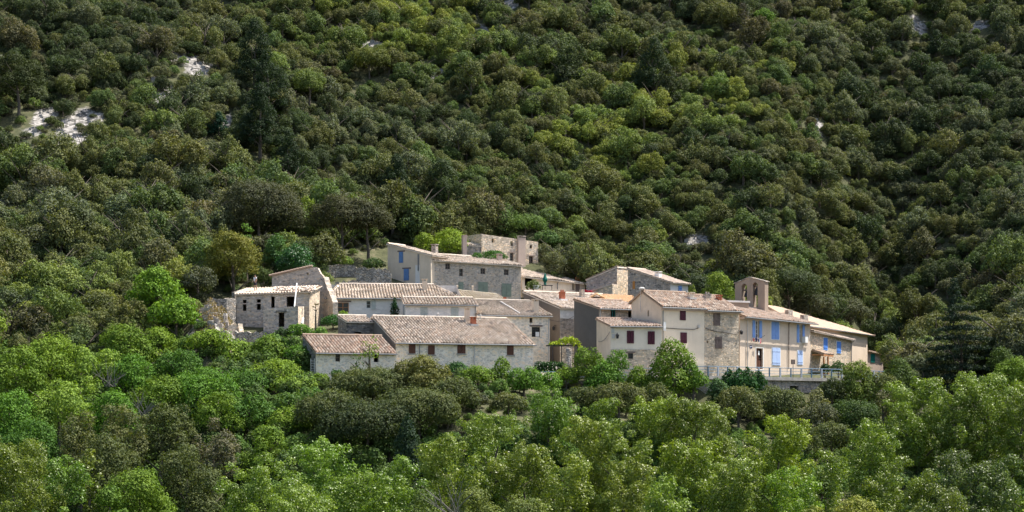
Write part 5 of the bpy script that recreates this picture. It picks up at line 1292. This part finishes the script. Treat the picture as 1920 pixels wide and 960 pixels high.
# stone pillar by the pergola
q = P(1066, 690, 211); g = MB(); g.lathe((q[0],q[1],q[2]), [(.36,0),(.34,.6),(.3,1.2),(.33,1.7),(.27,2.0),(0,2.05)], 9); single('stone_pillar', g, 'drystone', 'stubby rubble stone pillar under the pergola vine', 'pillar', tuple(q))
g = MB(); a = XY(1006,207.5); b = XY(1049,209); L, dd, nn = frame(a,b); wall(g, a, b, [(0,Z(678,207.5)),(L,Z(680,209))], 2.5, (), th=.5, inner=True, ends=True, cap=True); single('garden_wall', g, 'st_white', 'ivy-covered garden wall between the two-storey house and the pergola', 'garden wall', (a[0],a[1],3.5))
rng = np.random.default_rng(8); cx_, cy_ = XY(1030,206.8); cz_ = Z(688,206.8)
pos, nr = puff_leaves(rng, [(x*.24, -.1, z, .38) for x in range(-5,6) for z in (-.3,.15)], .9, .2)
me = leaves_mesh('ivy', pos, nr, .2, 'leaf', rng); o = bpy.data.objects.new('ivy', me); o.location = (cx_,cy_,cz_); link(o); o['tint'] = [.025,.07,.02]; o['label'] = 'dark hanging ivy mat on the garden wall by the pergola'; o['category'] = 'ivy'

# earth mound beside the ruin
def mound(name, label, px, py, wpx, hpx, Y, seed, mat):
    rng = random.Random(seed); X, _, zc = P(px, py+hpx/2, Y); rx, rz = wpx*Y/F/2, hpx*Y/F; g = MB(); n, m = 22, 12; V = []
    for j in range(m+1):
        row = []
        for i in range(n):
            a = 2*math.pi*i/n; f = j/m; r = math.cos(f*math.pi/2)*(1+rng.uniform(-.05,.05)); row.append((X+rx*r*math.cos(a), Y+rx*.8*r*math.sin(a), zc-.8+(rz+.8)*math.sin(f*math.pi/2)+rng.uniform(-.09,.09)))
        V.append(row)
    for j in range(m):
        for i in range(n): g.face((V[j][i], V[j][(i+1)%n], V[j+1][(i+1)%n], V[j+1][i]))
    single(name, g, mat, label, 'earth mound', (X,Y,zc))
def earth_mat():
    m, nt, b, out = new_mat('dry_earth'); c = ramp(nt, noise(nt, 2.2, 8, .75, objco(nt)), [(.3,(.10,.08,.055)),(.5,(.24,.19,.14)),(.62,(.42,.36,.30)),(.8,(.55,.5,.45))]); nt.links.new(c, b.inputs['Base Color']); bump(nt, b, noise(nt, 5, 8, .8, objco(nt)), 1, .3); return m
M['earth'] = earth_mat()
rng = np.random.default_rng(4); g = MB(); rr = random.Random(9)
for k in range(340):      # tumbled stones on the earth bank
    px_, Y_ = rr.uniform(372, 545), rr.uniform(205.5, 213.5)
    if px_ > 446: Y_ = rr.uniform(206, 209.5)
    x, y = t_(px_)*Y_, Y_; z = tz(px_, Y_); q = rr.choice((.08,.1,.14,.2,.3))
    g.hexa([Vector((x,y,z))+Vector((rr.uniform(.6,1)*q*a, rr.uniform(.6,1)*q*b, rr.uniform(.5,1)*q*c)) for c in (-1,1) for a,b in ((-1,-1),(1,-1),(1,1),(-1,1))])
M['rock2'] = flat_mat('tumbled_stone', (.42,.37,.33), .95, 0, .4, 1.5)
single('rubble', g, 'rock2', 'tumbled pinkish stones spilling down the earth bank beside the half-restored house', 'rubble', (-30,210,8), kind='stuff')
nb_ = 5200; bpx = rng.uniform(366, 448, nb_); bY = rng.uniform(205, 214, nb_); clump = np.sin(bpx*.21+bY*1.3)+np.sin(bpx*.09-bY*.8+2)+rng.normal(size=nb_)*.5; kq = clump > .1; bpx, bY = bpx[kq], bY[kq]
bx = (bpx-960)/F*bY; pos = np.stack([bx+30, bY-210, ter(bx, bY)-8+rng.uniform(0,.5,len(bx))], 1); nr = rng.normal(size=(len(bx),3)); nr[:,2] *= .4; nr /= np.linalg.norm(nr, axis=1, keepdims=True)
o = bpy.data.objects.new('dry_brush', leaves_mesh('dry_brush', pos, nr, .26, 'leaf', rng, asp=.3)); o.location = (-30,210,8); link(o); o['tint'] = [.24,.185,.12]; o['kind'] = 'stuff'; o['label'] = 'dry straw-coloured brush on the earth bank beside the half-restored house'; o['category'] = 'dry brush'

# --- person on the roof
def skinned(name, chain, parent, mat, levels=2):
    """chain: verts [(x,y,z,r)], edges"""
    vs, es = chain; me = bpy.data.meshes.new(name); me.from_pydata([v[:3] for v in vs], es, []); o = bpy.data.objects.new(name, me); link(o, parent)
    md = o.modifiers.new('Skin', 'SKIN'); me.skin_vertices.new() if hasattr(me.skin_vertices, 'new') and not me.skin_vertices else None
    for i, v in enumerate(vs): me.skin_vertices[0].data[i].radius = (v[3], v[3]*(v[4] if len(v) > 4 else 1))
    me.skin_vertices[0].data[0].use_root = True
    s = o.modifiers.new('Subdivision', 'SUBSURF'); s.levels = levels; s.render_levels = levels; me.materials.append(M[mat]); return o
q = roofpt(ruin, 478.5, 546.5); pe = Thing('person', 'person in white t-shirt and dark shorts standing on the half-restored roof', 'person', (q.x,q.y,q.z+.06)); pe.o.rotation_euler = (0,0,-.9)
try:
    hs = 1.0
    body = [(0,0,.92,.13),(0,-.01,1.15,.12),(0,-.02,1.38,.14),(0,0,1.5,.06),(0,-.02,1.58,.055),(0,-.03,1.68,.10),
            (-.17,0,1.42,.055),(-.25,-.05,1.15,.045),(-.22,-.22,.95,.035),(-.2,-.28,.88,.035),
            (.17,0,1.42,.055),(.24,.03,1.14,.045),(.23,-.08,.9,.035),(.22,-.1,.82,.035),
            (-.1,.0,.86,.09),(-.11,-.04,.48,.06),(-.11,.02,.1,.04),(-.11,-.12,.04,.04),
            (.1,.0,.86,.09),(.12,.06,.48,.06),(.13,.1,.1,.04),(.14,-.03,.04,.04)]
    ed = [(0,1),(1,2),(2,3),(3,4),(4,5),(2,6),(6,7),(7,8),(8,9),(2,10),(10,11),(11,12),(12,13),(0,14),(14,15),(15,16),(16,17),(0,18),(18,19),(19,20),(20,21)]
    skinned('body', (body, ed), pe.o, 'skin')
    skinned('shirt', ([(0,0,.95,.155),(0,-.01,1.15,.15),(0,-.02,1.38,.165),(0,0,1.47,.08),(-.18,0,1.42,.075),(-.225,-.02,1.25,.06),(.18,0,1.42,.075),(.22,.015,1.25,.06)], [(0,1),(1,2),(2,3),(2,4),(4,5),(2,6),(6,7)]), pe.o, 'shirt')
    skinned('shorts', ([(0,0,.93,.145),(-.1,0,.84,.11),(-.11,-.02,.58,.085),(.1,0,.84,.11),(.115,.04,.58,.085)], [(0,1),(1,2),(0,3),(3,4)]), pe.o, 'short')
    skinned('hair', ([(0,.0,1.70,.10),(0,.02,1.76,.08)], [(0,1)]), pe.o, 'hair')
except Exception as ex: print('person', ex)

# ------------------------------------------------------------------ hillside wood
def variant(seed, kind, W, H, leaf, dens, mat='leaf', c0=.12):
    rng = np.random.default_rng(seed); pu = crown_puffs(rng, kind, W, H, H*c0)
    pos, nr = puff_leaves(rng, pu, dens, leaf); return leaves_mesh('oak_tree', pos, nr, leaf, mat, rng, trunk_mb(rng, H, H*c0+.2, W))
VAR = [variant(100+i, 'holm', 4.9+.3*(i%4), 3.5+.45*(i%4), .17, .55) for i in range(12)]+[variant(200+i, 'broad', 4.2, 4.1, .18, .5) for i in range(4)]
SHR = [variant(300+i, 'oak', 2.0, 1.5, .13, .55, c0=.05) for i in range(4)]
rng = np.random.default_rng(42)
def yback(px):
    return interp(px, [-400,200,372,380,600,610,740,1100,1300,1320,1400,1530,1650,1676,1700,2400], [205,205,212,226,228,244,256,255,252,244,244,250,265,262,226,215])
pts = []
s = 1.98
gx = np.arange(-150,150,s); gy = np.arange(205,352,s)
for y in gy:
    for x in gx:
        X = x+rng.uniform(-.5,.5)*s*.95+(s/2 if int(y/s)%2 else 0); Y = y+rng.uniform(-.5,.5)*s*.95; px = 960+F*X/Y
        if px < -420 or px > 2340 or Y < yback(px) or (905 < px < 1022 and Y < 260) or (1606 < px < 1690 and Y < 264): continue
        pts.append((X,Y,px))
X = np.array([p[0] for p in pts]); Y = np.array([p[1] for p in pts]); PX = np.array([p[2] for p in pts])
sw = scree_w(X, Y); keep = sw < .25
for (cx,cy,rx,ry) in sc_world:      # trees standing just downslope would hide the bare patch
    keep &= ~((np.abs(X-cx) < rx*.8+(1.1 if rx > 1 else .3)) & (Y < cy) & (Y > cy-ry-(7.0 if rx > .8 else 4.5)))
for (tpx,ttop,tw,tY) in TREES:      # room for the trees placed one by one
    tx = t_(tpx)*tY; r = tw*tY/F*.42; keep &= ~((X-tx)**2+(Y-tY)**2 < r*r)
    if tY > 222: keep &= ~((np.abs(X-tx) < r*.7) & (Y < tY) & (Y > tY-(5.5 if tY > 262 else 3)))
X, Y, PX = X[keep], Y[keep], PX[keep]; n = len(X)
ZZ = ter(X, Y); PY = HZ-F*(ZZ+3.5)/Y
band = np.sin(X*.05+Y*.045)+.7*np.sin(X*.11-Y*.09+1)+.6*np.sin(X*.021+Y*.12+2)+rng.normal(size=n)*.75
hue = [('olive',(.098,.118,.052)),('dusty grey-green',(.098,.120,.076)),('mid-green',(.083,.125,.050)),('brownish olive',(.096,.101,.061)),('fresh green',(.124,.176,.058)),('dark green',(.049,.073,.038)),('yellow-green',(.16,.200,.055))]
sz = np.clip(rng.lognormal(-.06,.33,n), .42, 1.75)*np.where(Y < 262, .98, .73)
band = band-np.clip((np.abs(PX-900)-560)/400, 0, 1)*.9+np.clip(1-np.abs(PX-1050)/500, 0, 1)*.45  # edge shade put into the tints: darker crowns at the sides, brighter mid-slope
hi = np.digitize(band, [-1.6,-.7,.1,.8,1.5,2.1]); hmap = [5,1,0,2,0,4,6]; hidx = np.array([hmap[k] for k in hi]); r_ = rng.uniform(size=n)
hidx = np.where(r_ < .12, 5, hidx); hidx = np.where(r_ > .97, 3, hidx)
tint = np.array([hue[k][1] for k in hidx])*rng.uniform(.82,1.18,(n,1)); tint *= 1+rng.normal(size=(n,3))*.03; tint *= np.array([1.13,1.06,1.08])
vi = rng.integers(0, len(VAR), n); rotz = rng.uniform(0,6.28,n); hz = sz*rng.uniform(.72,1.3,n)
inview = (PX > -10) & (PX < 1930) & (PY > -10) & (PY < 960)
score = np.where(inview, sz/Y, -1); order = np.argsort(-score)
LAND = [(60,250,'the widest scree patch'),(372,122,'the bright forked scree'),(288,160,'the narrow scree strip'),(490,100,'the line of dark conifers'),(540,290,'the dark pine above the gap'),(745,330,'the tall dark pine'),(485,360,'the huge grey-green oak'),
 (650,400,'the bare-trunked oaks'),(693,110,'the sunlit dome-shaped oak'),(830,150,'the stony rill'),(840,430,'the yellow acacia'),(955,440,'the square tower'),(1060,480,'the terrace house roof'),(1165,490,'the lone rubble house'),(1225,110,'the solitary tall pine'),
 (1391,50,'the dead-looking pine'),(1530,237,'the small pale scree'),(1305,458,'the outcrop above the village'),(1346,510,'the rounded lime tree'),(1410,520,'the bell gable'),(1500,560,'the hall roof ridge'),(1626,600,'the end of the hall roof'),(1722,55,'the upright scree near the top'),(1840,48,'the flat scree near the top'),(1800,560,'the big dark cedar'),(1900,400,'the shaded edge of the slope'),
 (1700,350,'the middle of the shaded slope'),(1600,130,'the upper wooded slope'),(1050,130,'the brightest part of the slope'),(1000,300,'the centre of the wooded slope'),(1450,330,'the wood over the bell gable'),(640,220,'the slope beside the conifers'),(200,420,'the shaded wood by the maple'),(60,560,'the dark wood at the side edge'),(200,560,'the wood beside the vivid ailanthus'),(60,350,'the ledge below the widest scree'),(300,330,'the slope below the narrow scree')]
seen_lab = {}
def hill_label(k, tall, big):
    px, py = PX[k], PY[k]
    ld = sorted(LAND, key=lambda q: math.hypot(q[0]-px, q[1]-py)); L0, L1 = ld[0], ld[1]
    dx, dy = px-L0[0], py-L0[1]; dist = math.hypot(dx, dy)
    where = 'close against' if dist < 28 else ('upslope of' if dy < -abs(dx)*.8 else 'downslope of' if dy > abs(dx)*.8 else 'level with')
    size = 'large' if big > 1.25 else 'small' if big < .85 else 'medium' 
    shape = 'tall' if tall > 1.12 else 'squat' if tall < .93 else 'round'
    nm = hue[hidx[k]][0]
    c = [f'{nm} {shape} {size} oak {where} {L0[2]}', f'{size} {shape} {nm} oak {where} {L0[2]}, toward {L1[2]}', f'{nm} {shape} {size} oak between {L0[2]} and {ld[2][2]}', f'{shape} {size} {nm} oak {where} {L0[2]}, away from {ld[3][2]}']
    for t in c:
        if len(t.split()) <= 16 and t not in seen_lab: seen_lab[t] = 1; return t
    return c[0]
NIND = 285
src = {}
crown_of = {}
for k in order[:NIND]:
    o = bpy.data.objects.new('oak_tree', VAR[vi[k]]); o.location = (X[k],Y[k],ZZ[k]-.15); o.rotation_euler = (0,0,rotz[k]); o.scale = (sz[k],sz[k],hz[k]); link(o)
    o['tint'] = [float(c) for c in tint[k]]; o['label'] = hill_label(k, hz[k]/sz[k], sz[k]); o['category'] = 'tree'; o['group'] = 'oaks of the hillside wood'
    src.setdefault(int(vi[k]), o)
def scatter(name, X, Y, Z_, vi, rotz, sx, hz, tint, sources, label=None, cat=None):
    n = len(X); me = bpy.data.meshes.new(name); me.vertices.add(n); me.vertices.foreach_set('co', np.stack([X,Y,Z_],1).ravel())
    def attr(nm, tp, vals, key):
        a = me.attributes.new(nm, tp, 'POINT'); a.data.foreach_set(key, vals)
    attr('vidx','INT',vi.astype(np.int32),'value'); attr('rotv','FLOAT_VECTOR',np.stack([np.zeros(n),np.zeros(n),rotz],1).ravel().astype(np.float32),'vector')
    attr('scl','FLOAT_VECTOR',np.stack([sx,sx,hz],1).ravel().astype(np.float32),'vector'); attr('tint','FLOAT_VECTOR',tint.ravel().astype(np.float32),'vector')
    me.update(); o = bpy.data.objects.new(name, me); link(o); o['kind'] = 'stuff'
    if label: o['label'] = label; o['category'] = cat
    ng = bpy.data.node_groups.new(name, 'GeometryNodeTree'); ng.interface.new_socket('Geometry', in_out='INPUT', socket_type='NodeSocketGeometry'); ng.interface.new_socket('Geometry', in_out='OUTPUT', socket_type='NodeSocketGeometry')
    gi = ng.nodes.new('NodeGroupInput'); go = ng.nodes.new('NodeGroupOutput'); jn = ng.nodes.new('GeometryNodeJoinGeometry')
    def na(nm, tp):
        q = ng.nodes.new('GeometryNodeInputNamedAttribute'); q.data_type = tp; q.inputs[0].default_value = nm; return q.outputs[0]
    iv, rv, sv = na('vidx','INT'), na('rotv','FLOAT_VECTOR'), na('scl','FLOAT_VECTOR')
    for i, so in sources.items():
        oi = ng.nodes.new('GeometryNodeObjectInfo'); oi.inputs['Object'].default_value = so; oi.inputs['As Instance'].default_value = False; oi.transform_space = 'ORIGINAL'
        cmp = ng.nodes.new('FunctionNodeCompare'); cmp.data_type = 'INT'; cmp.operation = 'EQUAL'; ng.links.new(iv, cmp.inputs[2]); cmp.inputs[3].default_value = i
        ip = ng.nodes.new('GeometryNodeInstanceOnPoints'); ng.links.new(gi.outputs[0], ip.inputs['Points']); ng.links.new(cmp.outputs[0], ip.inputs['Selection']); ng.links.new(oi.outputs['Geometry'], ip.inputs['Instance'])
        ng.links.new(rv, ip.inputs['Rotation']); ng.links.new(sv, ip.inputs['Scale']); ng.links.new(ip.outputs[0], jn.inputs[0])
    ng.links.new(jn.outputs[0], go.inputs[0]); md = o.modifiers.new('Scatter', 'NODES'); md.node_group = ng; return o
for i in range(len(VAR)):
    if i not in src:
        k = order[NIND+i]; vi_ = i
rest = order[NIND:]; rest = np.array([k for k in rest if int(vi[k]) in src])
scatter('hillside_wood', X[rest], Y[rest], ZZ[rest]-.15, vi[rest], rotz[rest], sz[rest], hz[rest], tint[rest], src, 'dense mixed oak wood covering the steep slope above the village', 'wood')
# undergrowth
s = 1.9; U = []
for y in np.arange(120,340,s):
    for x in np.arange(-130,130,s):
        xx = x+rng.uniform(-.5,.5)*s; yy = y+rng.uniform(-.5,.5)*s; px = 960+F*xx/yy
        if px < -200 or px > 2120: continue
        e = edgeY(px) if px > 1000 else (203.0 if px > 738 else 199.5 if px > 585 else 207.5)
        if px < 380 or px > 1680 or yy < e-1.8 or yy > yback(px)-2: U.append((xx,yy))
U = np.array(U); nu = len(U); sw = scree_w(U[:,0], U[:,1]); kp = (sw < .2) | (rng.uniform(size=nu) < .3); kp &= rng.uniform(size=nu) < .85; kp &= ~((np.abs(960+F*U[:,0]/U[:,1]-965) < 62) & (U[:,1] < 259) & (U[:,1] > 225)); U = U[kp]; nu = len(U)
shs = {}
for i, me in enumerate(SHR):
    o = bpy.data.objects.new('shrub', me); Yq = 197.0; pxq = (600,820,1100,1330)[i]; o.location = (t_(pxq)*Yq, Yq, tz(pxq,Yq)); link(o); o['tint'] = [.08,.12,.04]; o['category'] = 'shrub'
    o['label'] = ['round shrub on the bank below the annex ladder','round shrub on the bank under the farmhouse vine bush','round shrub on the bank below the pergola','round shrub on the bank under the big ash tree'][i]; o['group'] = 'shrubs on the bank below the village'; shs[i] = o
ut = np.array([hue[k][1] for k in rng.integers(0,5,nu)])*rng.uniform(.8,1.2,(nu,1)); low_ = U[:,1] < 212; ut[low_] = ut[low_]*.5+np.array([.045,.09,.018])
upx = 960+F*U[:,0]/U[:,1]; us_ = rng.uniform(.55,1.15,nu)*np.where((U[:,1] < 188) | ((upx < 585) & (U[:,1] < 207)), 1.8, 1.0)
scatter('undergrowth', U[:,0], U[:,1], ter(U[:,0],U[:,1])-.15, rng.integers(0,4,nu), rng.uniform(0,6.28,nu), us_, us_*rng.uniform(.7,1.2,nu), ut, shs, 'low scrub and undergrowth between the trees', 'undergrowth')
# valley wood outside the photograph's frame
vx = []
for y in np.arange(140, 212, 4.2):
    for x in np.arange(-110, 110, 4.2):
        xx = x+rng.uniform(-1.6,1.6); yy = y+rng.uniform(-1.6,1.6); px = 960+F*xx/yy
        if -700 < px < -60 or 1985 < px < 2600: vx.append((xx,yy))
vx = np.array(vx); nv_ = len(vx); ks = sorted(src); vs_ = rng.uniform(1.2,1.9,nv_)
scatter('valley_wood', vx[:,0], vx[:,1], ter(vx[:,0],vx[:,1])-.2, np.array(ks)[rng.integers(0,len(ks),nv_)], rng.uniform(0,6.28,nv_), vs_, vs_*rng.uniform(1,1.5,nv_), np.array([POP2])*rng.uniform(.7,1.2,(nv_,1)), src, 'leafy valley wood continuing beside the poplars', 'wood')
# scree stones
g = MB(); rr = random.Random(3)
for (cx,cy,rx,ry) in sc_world:
    for k in range(int(rx*ry*1.6)+4):
        a = rr.uniform(0,6.28); q = math.sqrt(rr.uniform(0,1)); x, y = cx+rx*q*math.cos(a), cy+ry*q*math.sin(a); z = float(ter([x],[y])[0]); sx_ = rr.uniform(.1,.38)
        c = Vector((x,y,z)); vs = [c+Vector((rr.uniform(.6,1)*sx_*i_, rr.uniform(.6,1)*sx_*j_, rr.uniform(.5,1)*sx_*k_)) for k_ in (-1,1) for i_,j_ in ((-1,-1),(1,-1),(1,1),(-1,1))]
        g.hexa(vs)
M['rock'] = flat_mat('limestone', (.29,.28,.265), .95, 0, .35, 1.2)
single('scree', g, 'rock', 'pale limestone stones strewn over the bare patches of the slope', 'scree', (0,280,30), kind='stuff')

# ------------------------------------------------------------------ light, sky, camera
SUN_AZ = math.radians(113)   # angle from the direction facing the camera towards the right
SUN_EL = math.radians(60)
to_sun = Vector((math.cos(SUN_EL)*math.sin(SUN_AZ), -math.cos(SUN_EL)*math.cos(SUN_AZ), math.sin(SUN_EL)))
sl = bpy.data.lights.new('sun', 'SUN'); sl.energy = 5.0; sl.angle = math.radians(.53); sl.color = (1,.94,.84)
so = bpy.data.objects.new('sun', sl); so.rotation_euler = to_sun.to_track_quat('Z','Y').to_euler(); link(so)
w = bpy.data.worlds.new('World'); scene.world = w; w.use_nodes = True; nt = w.node_tree; bgd = nt.nodes['Background']
sky = nt.nodes.new('ShaderNodeTexSky'); sky.sky_type = 'NISHITA'; sky.sun_disc = False; sky.sun_elevation = SUN_EL; sky.sun_rotation = math.atan2(to_sun.x, to_sun.y)
sky.air_density = 1.0; sky.dust_density = 2.5; sky.ozone_density = .5
nt.links.new(sky.outputs[0], bgd.inputs[0]); bgd.inputs[1].default_value = .122
cam = bpy.data.cameras.new('camera'); co = bpy.data.objects.new('camera', cam); link(co); co.location = (0,0,0); co.rotation_euler = (math.radians(90),0,0)
cam.sensor_width = 36; cam.lens = F/1920*36; cam.shift_y = (HZ-480)/1920; cam.clip_start = .5; cam.clip_end = 4000
scene.camera = co
scene.view_settings.view_transform = 'Standard'; scene.view_settings.look = 'None'; scene.view_settings.exposure = 1.02; scene.view_settings.gamma = 1
scene.render.engine = 'CYCLES'; scene.cycles.max_bounces = 6; scene.cycles.diffuse_bounces = 3; scene.cycles.glossy_bounces = 2; scene.cycles.transmission_bounces = 2; scene.cycles.use_denoising = True; scene.cycles.denoiser = 'OPENIMAGEDENOISE'; scene.cycles.denoising_input_passes = 'RGB_ALBEDO_NORMAL'
print('faces', sum(len(m.polygons) for m in bpy.data.meshes), 'objects', len(bpy.data.objects), 'hill', n)
